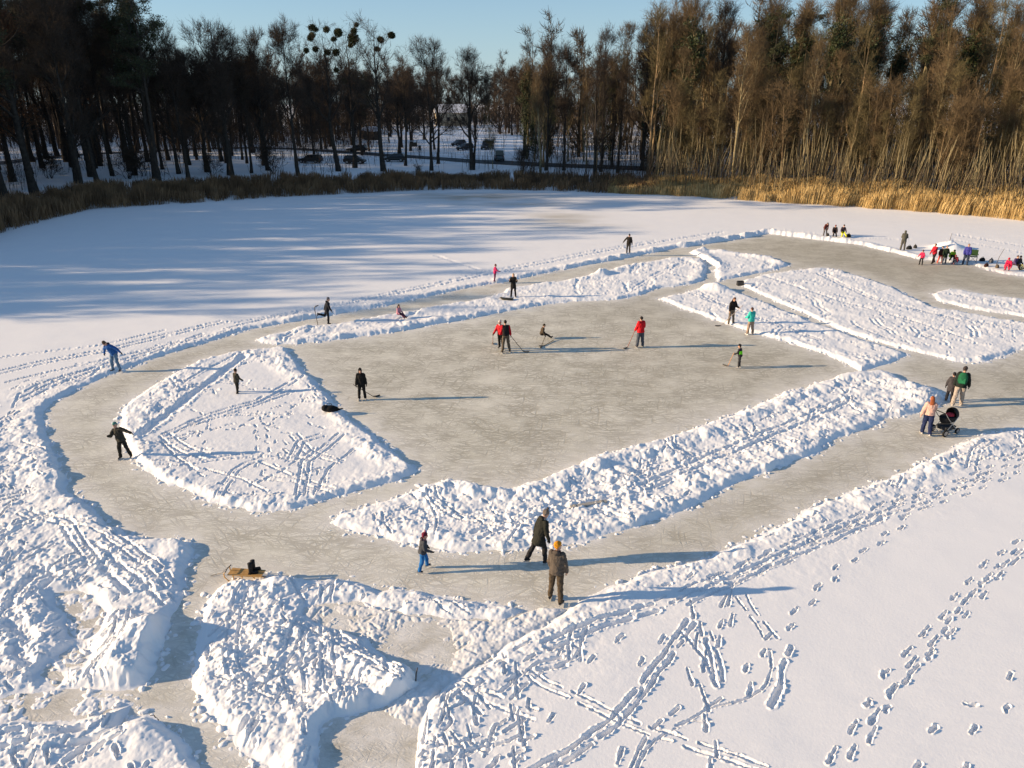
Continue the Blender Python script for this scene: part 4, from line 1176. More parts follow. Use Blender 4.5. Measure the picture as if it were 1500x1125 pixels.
def kinds():
    K = {}
    def add(key, tm, cm, extra=(), **kw):
        a, b, pts = make_kind(key, **kw)
        a.materials.append(tm); b.materials.append(cm)
        v = np.empty(len(b.vertices) * 3, np.float32); b.vertices.foreach_get('co', v)
        K[key] = dict(trunk=a, crown=b, pts=pts, H=float(np.quantile(v[2::3], .997)), extra=list(extra))
    broad = dict(t0=.26, limbs=20, limb_len=7.5, limb_ang=48, br=8, br_len=3.0, tw=8, tw_len=1.3, fine=8, fine_len=.8)
    add('broad1', MB_DARK, MT_DARK, H=19, r0=.42, **broad); add('broad2', MB_DARK, MT_DARK, H=18, r0=.36, **{**broad, 'limb_ang': 55, 't0': .22, 'limb_len': 7.0})
    add('broad3', MB_DARK, MT_DARK, H=21, r0=.40, **{**broad, 'limb_ang': 38, 't0': .34, 'limb_len': 6.5}); add('fork', MB_DARK, MT_DARK, H=18, r0=.46, stems=3, spread=.30, **{**broad, 'limbs': 24, 't0': .25, 'limb_len': 7})
    tall = dict(t0=.30, limbs=30, limb_len=5.0, limb_ang=28, br=6, br_len=2.0, tw=5, tw_len=1.1, fine=3, fine_len=.8, up=.20, tww=.011)
    add('tall1', MB_OLIVE, MT_WARM, H=24, r0=.26, **tall); add('tall2', MB_WARM, MT_OLIVE, H=22, r0=.22, stems=2, spread=.16, **tall); add('tall3', MB_OLIVE, MT_WARM, H=25, r0=.30, lean=.06, **{**tall, 't0': .42})
    add('thin1', MB_OLIVE, MT_OLIVE, H=16, r0=.10, lean=.07, **{**tall, 't0': .22, 'limbs': 24, 'limb_len': 2.8, 'limb_ang': 26, 'br': 5, 'br_len': 1.5})
    add('thin2', MB_WARM, MT_WARM, H=14, r0=.08, stems=4, spread=.30, **{**tall, 't0': .18, 'limbs': 32, 'limb_len': 2.4, 'limb_ang': 24, 'br': 5, 'br_len': 1.4, 'tw': 5})
    add('talldark', MB_DARK, MT_DARK, H=23, r0=.32, **{**tall, 't0': .16, 'limbs': 36, 'fine': 5, 'limb_ang': 36})
    add('sparse', MB_DARK, MT_DARK, H=20, r0=.36, **{**broad, 'limb_ang': 36, 't0': .30, 'limbs': 17, 'limb_len': 6.5, 'br': 6, 'br_len': 2.6, 'tw': 5, 'fine': 4})
    add('bush', MB_DARK, MT_DARK, H=3.6, r0=.05, stems=8, spread=.55, t0=.12, limbs=40, limb_len=1.5, limb_ang=28, br=4, br_len=.9, tw=3, tw_len=.6, fine=2, fine_len=.4, up=.1)
    # ivy clad: a tall tree with a column of ivy leaves
    a, b, pts = make_kind('ivy_tree', H=24, r0=.30, **{**tall, 't0': .45}); a.materials.append(MB_OLIVE); b.materials.append(MT_WARM)
    z = np.linspace(1.5, 19, 34); c = np.c_[TR.normal(0, .55, 34), TR.normal(0, .55, 34), z]; r = np.c_[TR.uniform(.8, 1.7, 34), TR.uniform(.8, 1.7, 34), TR.uniform(.8, 1.5, 34)]
    top = pts[(pts[:, 2] > 13) & (pts[:, 2] < 21)]; top = top[TR.integers(0, len(top), 16)]
    iv = leafy(np.r_[c, top], np.r_[r, TR.uniform(.7, 1.4, (16, 3))], 150, .17, .8, 'ivy'); iv.materials.append(M_IVY)
    K['ivy'] = dict(trunk=a, crown=b, pts=pts, H=24, extra=[('ivy', iv)])
    # pine: bare trunk, clumped needle crown
    for key, mm, H in (('pine', M_PINE, 24), ('pine2', M_PINE, 21), ('beech', M_BROWNLEAF, 20)):
        a, b, pts = make_kind(key, H=H, r0=.30, t0=.42 if key != 'beech' else .2, limbs=20, limb_len=4.0, limb_ang=62, br=4, br_len=1.5, tw=3, tw_len=.8, fine=2, fine_len=.5, up=.08)
        a.materials.append(MB_DARK); b.materials.append(MT_DARK)
        c = pts[TR.integers(0, len(pts), 90)]
        nd = leafy(c, np.c_[TR.uniform(.5, 1.2, (90, 2)), TR.uniform(.3, .7, 90)], 75, .15, .5, 'needles'); nd.materials.append(mm)
        K[key] = dict(trunk=a, crown=b, pts=pts, H=H, extra=[('needles' if key != 'beech' else 'dead_leaves', nd)])
    return K


def place_tree(K, key, x, y, h, rz, label, group, sc_xy=1.0):
    k = K[key]; s = h / k['H']
    z = float(terr(np.array([x]), np.array([y]))[0])
    root = empty({'pine': 'pine_tree', 'pine2': 'pine_tree', 'ivy': 'ivy_covered_tree', 'beech': 'beech_tree', 'bush': 'bush'}.get(key, 'bare_tree'), (x, y, z - .15), rz)
    root.scale = (s * sc_xy, s * sc_xy, s)
    tag(root, label, 'tree', group)
    link('trunk', k['trunk'], None, root); link('crown', k['crown'], None, root)
    for nm, me in k['extra']: link(nm, me, None, root)
    root['_key'] = key
    return root


def mist_mesh(i):
    n = 420
    d = nrm(TR.normal(size=(n, 3)))
    a, q = ribbons(d * .06, d, TR.uniform(.55, 1.0, n), np.full(n, .035), .0)
    p = d * TR.uniform(.55, 1.0, (n, 1))
    b = leafy(p, np.full((n, 3), .12), 3, .12)
    V = np.empty(len(b.vertices) * 3, np.float32); b.vertices.foreach_get('co', V); V = V.reshape(-1, 3)
    bpy.data.meshes.remove(b)
    me = mesh_np('mistletoe', *cat([(a, q), (V, np.arange(len(V)).reshape(-1, 4))])); me.materials.append(M_MIST)
    return me


def forest():
    K = kinds()
    rr = random.Random(3)
    N = 0
    MM = [mist_mesh(i) for i in range(3)]
    def top_h(px, py_base, py_top):
        x, y, z = Gt(px, py_base); return x, y, max(top_z(py_top, y) - z, 4)
    # ---- the front row on the far bank, tree by tree (pixel of the foot, pixel row of the top)
    FR = [(45, 258, 'talldark', -20, 1.0), (135, 259, 'broad1', -30, .9), (165, 258, 'talldark', -10, .9), (198, 257, 'broad3', 5, .9), (232, 256, 'talldark', -8, 1.0), (262, 255, 'broad2', 30, .8), (338, 257, 'broad1', 26, 1.0),
          (392, 250, 'broad2', 40, .8), (437, 258, 'broad3', 22, .8), (496, 251, 'sparse', 26, 1.1), (520, 246, 'sparse', 28, 1.0), (562, 251, 'sparse', 20, 1.15), (594, 243, 'sparse', 62, .8), (632, 250, 'broad2', 52, .85), (642, 240, 'sparse', 58, .8),
          (692, 249, 'fork', 68, .95), (722, 248, 'thin1', 135, 1.0), (800, 250, 'talldark', 50, .9), (826, 250, 'broad3', 58, .8), (880, 252, 'talldark', 35, .9), (905, 252, 'tall1', 30, .9), (980, 255, 'tall3', 10, 1.0), (940, 250, 'talldark', 20, 1.0)]
    desc = ['tall thin dark tree at the far left of the bank', 'broad dark tree at the left of the bank with a slanting trunk', 'slim dark tree between the leftmost broad trees', 'dark tree with upright limbs in front of the left wood', 'thick straight dark trunk in front of the left wood',
            'spreading dark tree just right of the thick straight trunk', 'thick trunked dark tree alone against the left snow field', 'bushy low branched tree left of the parked cars', 'slim dark tree left of the first parked car', 'tree full of mistletoe between the parked cars', 'thin tree with mistletoe behind the dark cars',
            'thick trunked tree with mistletoe on the right limbs', 'slender trunk right of the mistletoe trees', 'round crowned bare tree left of the forked tree', 'straight bare tree touching the round crowned one', 'forked bare tree with low limbs beside the dark van', 'sapling on the bank right of the forked tree',
            'dark tree where the parking lot meets the wood', 'bare tree with upright limbs at the wood edge', 'dark tree at the start of the brown reeds', 'olive trunk beside the last dark tree of the bank', 'tall leaning olive tree above the first golden reeds', 'tall dark tree behind the brown reeds']
    roots = []
    for (px, pb, key, pt, w), d in zip(FR, desc):
        x, y, h = top_h(px, pb, pt)
        roots.append((px, place_tree(K, key, x, y, h, rr.uniform(0, 6.28), d, 'trees along the far bank', w)))
    for px, pb, h, d in ((72, 262, 4.5, 'dense dark bush at the far left of the bank'), (188, 262, 5.5, 'dark bush beneath the thick straight trunk'), (212, 258, 4.0, 'low bush right of the thick straight trunk'), (402, 255, 6.0, 'round dark bush left of the parked cars'),
                         (610, 258, 2.2, 'small scrub on the bank left of the round crowned tree'), (310, 258, 4.0, 'bush left of the thick trunked lone tree'), (770, 250, 4.5, 'bush at the corner of the parking lot')):
        x, y, z = Gt(px, pb); tag(place_tree(K, 'bush', x, y, h, rr.uniform(0, 6), d, 'bushes on the far bank', 1.25), None, 'bush')
    # ---- mistletoe, each ball hung on the nearest real branch of its tree
    BALLS = {496: [(420, 37), (432, 54), (447, 66), (455, 40), (461, 51), (460, 71), (478, 78), (482, 37), (485, 55), (497, 48), (494, 76), (493, 104), (505, 41)], 520: [(525, 60, 1.5), (513, 68), (531, 47), (524, 30), (494, 118)],
             562: [(556, 69), (561, 43), (561, 60), (582, 48), (590, 60, 1.3), (600, 52), (583, 66)], 198: [(218, 10), (241, 26), (233, 17, 1.3)], 165: [(117, 5), (143, 7)]}
    for px0, root in roots:
        if px0 not in BALLS: continue
        pts = K[root['_key']]['pts'] * np.array(root.scale)
        c, s = math.cos(root.rotation_euler.z), math.sin(root.rotation_euler.z)
        W = np.c_[pts[:, 0] * c - pts[:, 1] * s, pts[:, 0] * s + pts[:, 1] * c, pts[:, 2]] + np.array(root.location)
        for bl in BALLS[px0]:
            Y0 = root.location.y; d = ray(bl[0], bl[1]); t = Y0 / d[1]; q = np.array([d[0] * t, Y0, CAM_H + d[2] * t])
            j = np.argmin(((W - q) ** 2 * np.array([1, .25, 1])).sum(1)); w = W[j]
            o = link('mistletoe', rr.choice(MM), None, root)
            r = rr.uniform(.45, .72) * (bl[2] if len(bl) > 2 else 1)
            p = pts[j] - np.array([0, 0, .2])
            o.location = Vector(p / np.array(root.scale)); o.scale = (r / root.scale[0], r / root.scale[1], r / root.scale[2])
            o.rotation_euler = (rr.uniform(0, 6), rr.uniform(0, 6), rr.uniform(0, 6))
    # ---- right-hand forest edge: slim lit trunks, ivy, then taller trees behind
    used = []
    def ok(x, y, dmin):
        for a, b in used:
            if (a - x) ** 2 + (b - y) ** 2 < dmin * dmin: return False
        used.append((x, y)); return True
    def shore_pt(px):
        xs = [0, 60, 130, 210, 300, 400, 500, 560, 630, 700, 800, 900, 1000, 1130, 1250, 1400, 1500, 1650]; ys = [343, 326, 308, 302, 297, 290, 285, 282, 279, 278, 280, 284, 288, 297, 304, 315, 324, 338]
        return G(px, np.interp(px, xs, ys))
    n = 0
    for _ in range(900):
        px = rr.uniform(965, 1640); x0, y0 = shore_pt(px); dd = rr.uniform(6.5, 14)
        f = 1 + dd / math.hypot(x0, y0)
        x, y = x0 * f, y0 * f
        if not ok(x, y, 1.5): continue
        key = rr.choice(['thin1', 'thin2', 'thin1', 'tall2', 'tall1', 'thin2'])
        h = {'t': rr.uniform(11, 17)}['t'] if key.startswith('thin') else rr.uniform(17, 22)
        place_tree(K, key, x, y, h, rr.uniform(0, 6.28), {'thin1': 'slender pale olive sapling leaning over the golden reeds', 'thin2': 'bundle of thin bare stems behind the golden reeds', 'tall2': 'twin stemmed bare tree at the sunlit wood edge',
                   'tall1': 'tall slim olive trunk at the sunlit wood edge'}[key], {'thin1': 'leaning saplings at the sunlit wood edge', 'thin2': 'bundles of stems at the sunlit wood edge', 'tall2': 'twin stemmed trees at the sunlit wood edge', 'tall1': 'slim trees at the sunlit wood edge'}[key], rr.uniform(.85, 1.15))
        n += 1
        if n >= 76: break
    n = 0
    for _ in range(1500):
        px = rr.uniform(770, 1640); x0, y0 = shore_pt(px); dd = rr.uniform(13, 42)
        f = 1 + dd / math.hypot(x0, y0); x, y = x0 * f, y0 * f
        if not ok(x, y, 3.0): continue
        u = rr.random()
        if 1070 < px < 1180 or 1290 < px < 1400: key = 'ivy' if u < .5 else ('pine' if u < .66 else 'tall3')
        else: key = 'ivy' if u < .22 else rr.choice(['tall1', 'tall3', 'tall2', 'talldark', 'tall3'])
        h = rr.uniform(22, 28) if px > 930 else rr.uniform(15, 19)
        lab = {'ivy': 'tall tree wrapped in dark green ivy inside the right wood', 'pine': 'pine standing among the bare trees of the right wood', 'talldark': 'tall dark barked tree inside the right wood'}.get(key, 'tall brown bare tree inside the right wood')
        place_tree(K, key, x, y, h, rr.uniform(0, 6.28), lab, {'ivy': 'ivy covered trees of the right wood', 'pine': 'pines of the right wood', 'talldark': 'dark trees of the right wood'}.get(key, 'bare trees of the right wood'), rr.uniform(.9, 1.2))
        n += 1
        if n >= 80: break
    # ---- left wood: dark and dense, pines among bare trees
    n = 0
    for _ in range(1500):
        px = rr.uniform(-60, 400); x0, y0 = shore_pt(max(px, 0)); x0 += min(px, 0) * .07; dd = rr.uniform(12, 75)
        f = 1 + dd / math.hypot(x0, y0); x, y = x0 * f, y0 * f
        if dd < 40 and rr.random() < .55: continue
        if not ok(x, y, 3.6): continue
        u = rr.random()
        key = ('pine' if u < .3 else 'pine2' if u < .5 else 'beech' if u < .6 else 'talldark' if u < .85 else 'broad3') if px < 255 else ('talldark' if u < .4 else 'broad1' if u < .7 else 'broad3')
        h = rr.uniform(25, 30) if px < 240 else rr.uniform(16, 20)
        lab = {'pine': 'dark pine in the shaded left wood', 'pine2': 'dark pine in the shaded left wood', 'beech': 'beech keeping brown leaves in the shaded left wood'}.get(key, 'dark bare tree in the shaded left wood')
        place_tree(K, key, x, y, h, rr.uniform(0, 6.28), lab, {'pine': 'pines of the left wood', 'pine2': 'pines of the left wood', 'beech': 'beeches of the left wood'}.get(key, 'bare trees of the left wood'), rr.uniform(.95, 1.25))
        n += 1
        if n >= 66: break
    # ---- trees scattered beyond the parking lot
    n = 0
    for _ in range(800):
        px = rr.uniform(390, 800); pb = rr.uniform(196, 232)
        x, y, z = Gt(px, pb)
        if 640 < px < 765 and pb > 200: continue
        if not ok(x, y, 5): continue
        key = rr.choice(['talldark', 'broad1', 'broad2', 'broad3', 'pine2'])
        place_tree(K, key, x, y, rr.uniform(14, 19), rr.uniform(0, 6.28), 'pine beyond the parking lot' if key == 'pine2' else 'bare tree beyond the parking lot', 'pines beyond the parking lot' if key == 'pine2' else 'bare trees beyond the parking lot', rr.uniform(.9, 1.2))
        n += 1
        if n >= 34: break
    for o in bpy.data.objects:
        if '_key' in o: del o['_key']
    # ---- the wood further back and all round, one mass
    woods(rr)


def woods(rr):
    protos = []
    for key, H, r0, n, ang in (('w1', 22, .32, 16, 46), ('w2', 20, .36, 18, 52), ('w3', 24, .28, 20, 38), ('w4', 23, .34, 18, 44)):
        P_, R_ = trunk_path(H, r0, .12, 0, 7)
        l1, q1 = spawn(P_, R_, n, .07, .97, ang, 5.8, 4, .14, .13, .55, .55); l2, q2 = spawn(l1, q1, 7, .2, 1, 42, 2.6, 3, .1, .16, .55, .4)
        M = len(l2); f0 = np.repeat(np.arange(M), 9); tt = TR.uniform(0, 1, len(f0))[:, None]
        p0 = l2[f0, 0] * (1 - tt) + l2[f0, -1] * tt; tan = nrm(l2[f0, -1] - l2[f0, 0]); d = nrm(tan + .8 * TR.normal(size=tan.shape))
        protos.append(cat([tubes(P_, R_, 6), tubes(l1, q1, 4), ribbons(l2[:, 0], nrm(l2[:, -1] - l2[:, 0]), np.linalg.norm(l2[:, -1] - l2[:, 0], axis=1), np.full(M, .03)), ribbons(p0, d, TR.uniform(.8, 1.7, len(f0)), np.full(len(f0), .043))]))
    def mass(name, spots, mat, label, scl=(.85, 1.1)):
        parts = []
        for x, y in spots:
            v, q = protos[rr.randrange(4)]; a = rr.uniform(0, 6.28); s = rr.uniform(*scl)
            z = float(terr(np.array([x]), np.array([y]))[0])
            c, sn = math.cos(a) * s, math.sin(a) * s
            parts.append((np.c_[v[:, 0] * c - v[:, 1] * sn, v[:, 0] * sn + v[:, 1] * c, v[:, 2] * s] + np.array([x, y, z - .2]), q))
        me = mesh_np(name, *cat(parts)); o = link(name, me, mat)
        tag(o, label, 'wood', None, 'stuff')
    def scatter(n, fx, fy, dmin, keep=lambda x, y: True):
        out = []
        for _ in range(n * 40):
            x, y = fx(), fy()
            if not keep(x, y): continue
            if all((a - x) ** 2 + (b - y) ** 2 > dmin * dmin for a, b in out): out.append((x, y))
            if len(out) >= n: break
        return out
    # left wood: wraps round the pond outside the picture and shades the ice
    near_ok = lambda x, y: shore_d(np.array([x]), np.array([y]))[0] > 5 and x < -.70 * y - 6
    L_ = scatter(150, lambda: rr.uniform(-112, -58), lambda: rr.uniform(41, 92), 3.0, near_ok) + scatter(90, lambda: rr.uniform(-135, -58), lambda: rr.uniform(92, 150), 3.6, lambda x, y: shore_d(np.array([x]), np.array([y]))[0] > 5 and x < -.70 * y - 6) + scatter(150, lambda: rr.uniform(-235, -25), lambda: rr.uniform(150, 225), 4.5, lambda x, y: x < -.17 * y - 12 and not (x > -.62 * y and y < 168))
    mass('woods', [q for q in L_ if q[1] < 92], MT_DARK, 'lower dark wood on the left shore of the pond', (.64, .82))
    mass('woods', [q for q in L_ if q[1] >= 92], MT_DARK, 'dark mass of the wood beyond the left shore', (.8, 1.0))
    B_ = scatter(190, lambda: rr.uniform(-210, 120), lambda: rr.uniform(235, 300), 5, lambda x, y: not (-34 < x < -8 and y < 330)) + scatter(50, lambda: rr.uniform(-60, 20), lambda: rr.uniform(345, 400), 5)
    mass('woods', B_, MT_DARK, 'distant wood closing the view behind the parking lot', (.8, 1.0))
    R_ = scatter(130, lambda: rr.uniform(5, 175), lambda: rr.uniform(95, 215), 4.5, lambda x, y: shore_d(np.array([x]), np.array([y]))[0] > 38)
    mass('woods', R_, MT_MID, 'brown mass of the wood behind the right shore', (.95, 1.2))


def thicket(name, n, fx, fy, h, w, mat, label, keep=None):
    x = fx(n); y = fy(n)
    if keep is not None:
        m = keep(x, y); x = x[m]; y = y[m]
    n = len(x); z = terr(x, y); hh = h * (.45 + .7 * TR.uniform(0, 1, n)) * (.5 + vnoise(x / 5, y / 5, 3))
    b = np.c_[x, y, z - .1]; ln = TR.normal(0, .22, (n, 2)); a = TR.uniform(0, 3.14, n); s = np.c_[np.cos(a), np.sin(a), 0 * a] * w
    mid = b + np.c_[ln * hh[:, None] * .35, hh * .5]; tip = b + np.c_[ln * hh[:, None], hh]
    V = [np.stack([b - s, b + s, mid - s * .8, mid + s * .8, tip - s * .4, tip + s * .4], 1).reshape(-1, 3)]
    k = np.arange(n)[:, None] * 6; Q = [np.concatenate([k + np.array([0, 1, 3, 2]), k + np.array([2, 3, 5, 4])])]
    nt = 5; i = np.repeat(np.arange(n), nt); t = TR.uniform(.2, 1, n * nt)[:, None]; p0 = b[i] * (1 - t) + tip[i] * t
    d = nrm(np.c_[TR.normal(size=(n * nt, 2)), TR.uniform(.2, 1.2, n * nt)]); rv, rq = ribbons(p0, d, TR.uniform(.4, 1.4, n * nt), np.full(n * nt, w * .7))
    o = link(name, mesh_np(name, *cat([(V[0], Q[0]), (rv, rq)])), mat); tag(o, label, 'undergrowth', None, 'stuff')


def reeds():
    U = TR.uniform
    thicket('undergrowth', 11000, lambda n: U(-190, 20, n), lambda n: U(160, 255, n), 8.5, .05, MT_DARK, 'dark thicket closing the view under the left wood', lambda x, y: (x < -.135 * y - 8) & (y > 172 + 10 * np.sin(x / 9)) | (y > 232) & ~((x > -36) & (x < -6)))
    thicket('undergrowth', 420, lambda n: U(-48, 2, n), lambda n: U(124, 168, n), 6.0, .03, MT_DARK, 'sparse bare stems scattered over the parking lot bank', lambda x, y: vnoise(x / 6, y / 6, 19) > .45)
    thicket('undergrowth', 3600, lambda n: U(-130, -20, n), lambda n: U(80, 185, n), 7.0, .035, MT_DARK, 'thin dark stems scattered under the left wood', lambda x, y: (shore_d(x, y) > 9) & (x < -.22 * y) & (vnoise(x / 7, y / 7, 9) > .45))
    thicket('undergrowth', 4500, lambda n: U(-80, 110, n), lambda n: U(290, 400, n), 8, .08, MT_DARK, 'dark thicket far beyond the parking lot')
    thicket('undergrowth', 9000, lambda n: U(0, 170, n), lambda n: U(95, 190, n), 7.5, .045, MT_MID, 'thicket of bare stems deep in the right wood', lambda x, y: (shore_d(x, y) > 26) & (x > .02 * y))
    TRX = TR
    xs = np.array([-160, 0, 60, 130, 210, 300, 400, 500, 560, 630, 700, 800, 900, 1000, 1130, 1250, 1400, 1500, 1680]); ys = np.array([395, 343, 326, 308, 302, 297, 290, 285, 282, 279, 278, 280, 284, 288, 297, 304, 315, 324, 342])
    line = np.array([G(a, b) for a, b in zip(xs, ys)])
    def belt(name, p0, p1, n, width, h, w, mat, label, lean, dens=None, hf=None):
        px = TRX.uniform(p0, p1, n)
        b = np.stack([np.interp(px, xs, line[:, 0]), np.interp(px, xs, line[:, 1])], 1)
        out = b / np.linalg.norm(b, axis=1)[:, None]
        off = width(px) * TRX.uniform(0, 1, n) ** .8 - .5 + .9 * fbm(px / 14, px * 0, 5, 3) * 2
        p = b + out * off[:, None]
        z = terr(p[:, 0], p[:, 1])
        hh = h(px) * (.62 + .45 * TRX.uniform(0, 1, n)) * (.55 + .5 * vnoise(p[:, 0] / 1.6, p[:, 1] / 1.6, 8) + .45 * vnoise(p[:, 0] / 5, p[:, 1] / 5, 18))
        keep = vnoise(p[:, 0] / 1.1, p[:, 1] / 1.1, 33) > (dens if dens else .12)
        p = p[keep]; z = z[keep]; hh = hh[keep]; n = len(p)
        base = np.c_[p, z - .05]
        ln = TRX.normal(0, .10, (n, 2)) + np.array([lean, 0]) + .25 * np.c_[vnoise(p[:, 0] / 3, p[:, 1] / 3, 4) - .5, vnoise(p[:, 0] / 3, p[:, 1] / 3, 6) - .5]
        mid = base + np.c_[ln * hh[:, None] * .4, hh * .55]; tip = base + np.c_[ln * hh[:, None], hh]
        a = TRX.uniform(0, 3.14, n); s = np.c_[np.cos(a), np.sin(a), 0 * a] * w
        pl = base * .14 + tip * .86
        V = np.stack([base - s * .7, base + s * .7, mid - s, mid + s, pl - s * 1.2, pl + s * 1.2, tip - s * .4, tip + s * .4], 1).reshape(-1, 3)
        k = np.arange(n)[:, None] * 8
        Q = np.concatenate([k + np.array([0, 1, 3, 2]), k + np.array([2, 3, 5, 4]), k + np.array([4, 5, 7, 6])])
        o = link(name, mesh_np(name, V, Q), mat); tag(o, label, 'reeds', None, 'stuff')
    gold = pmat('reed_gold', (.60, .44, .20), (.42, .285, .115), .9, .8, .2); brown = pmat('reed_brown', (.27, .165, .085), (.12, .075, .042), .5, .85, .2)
    one = lambda v: (lambda px: np.full_like(px, v))
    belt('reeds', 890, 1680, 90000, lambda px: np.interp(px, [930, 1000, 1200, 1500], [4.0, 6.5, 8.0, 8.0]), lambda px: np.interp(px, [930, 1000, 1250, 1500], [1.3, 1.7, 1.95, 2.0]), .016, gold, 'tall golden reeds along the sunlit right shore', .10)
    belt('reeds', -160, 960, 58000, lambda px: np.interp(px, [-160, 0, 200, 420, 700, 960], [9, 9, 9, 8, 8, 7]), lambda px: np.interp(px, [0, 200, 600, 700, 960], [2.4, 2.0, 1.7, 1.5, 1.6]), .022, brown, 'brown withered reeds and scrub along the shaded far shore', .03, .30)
    belt('undergrowth', 940, 1680, 7000, lambda px: np.full_like(px, 0.0) + 19 + 16 * TRX.uniform(0, 1, len(px)), lambda px: np.full_like(px, 5.5), .022, MT_MID, 'thicket of thin bare stems under the right wood', .12, .3)
    belt('saplings', 955, 1680, 1300, lambda px: np.full_like(px, 0.0) + 8 + 7 * TRX.uniform(0, 1, len(px)), lambda px: np.full_like(px, 7.5), .020, MB_OLIVE, 'dense pale whips of young trees between the golden reeds and the wood', .02, .2)
    belt('undergrowth', 760, 960, 1100, lambda px: np.full_like(px, 0.0) + 10 + 26 * TRX.uniform(0, 1, len(px)), lambda px: np.full_like(px, 3.2), .022, MT_DARK, 'dark thicket at the foot of the wood beyond the brown reeds', .05, .3)
# ------------------------------------------------------------------ things lying on the ice, cars and small structures beyond the pond
ASPH = pmat('asphalt', (.045, .047, .05), (.03, .032, .035), 2, .7, .3)
SNOWP = pmat('snow_cap', (.82, .83, .86), (.75, .77, .82), 5, .8, .1, .3)
GLASS = pmat('car_glass', (.02, .024, .03), (.015, .018, .022), 5, .15, .6)
RUBBER = pmat('rubber', (.018, .018, .018), None, 20, .8, .2)
CHROME = pmat('alloy', (.35, .36, .37), (.3, .3, .31), 20, .35, .5, 0, 2, .8)
SLEDW = pmat('sled_wood', (.55, .33, .12), (.42, .24, .08), 9, .5, .3)
IRON = pmat('dark_iron', (.03, .03, .032), None, 20, .5, .4)


def at(px, py, dz=0.0):
    x, y = G(px, py); return Vector((x, y, height(x, y) + dz))


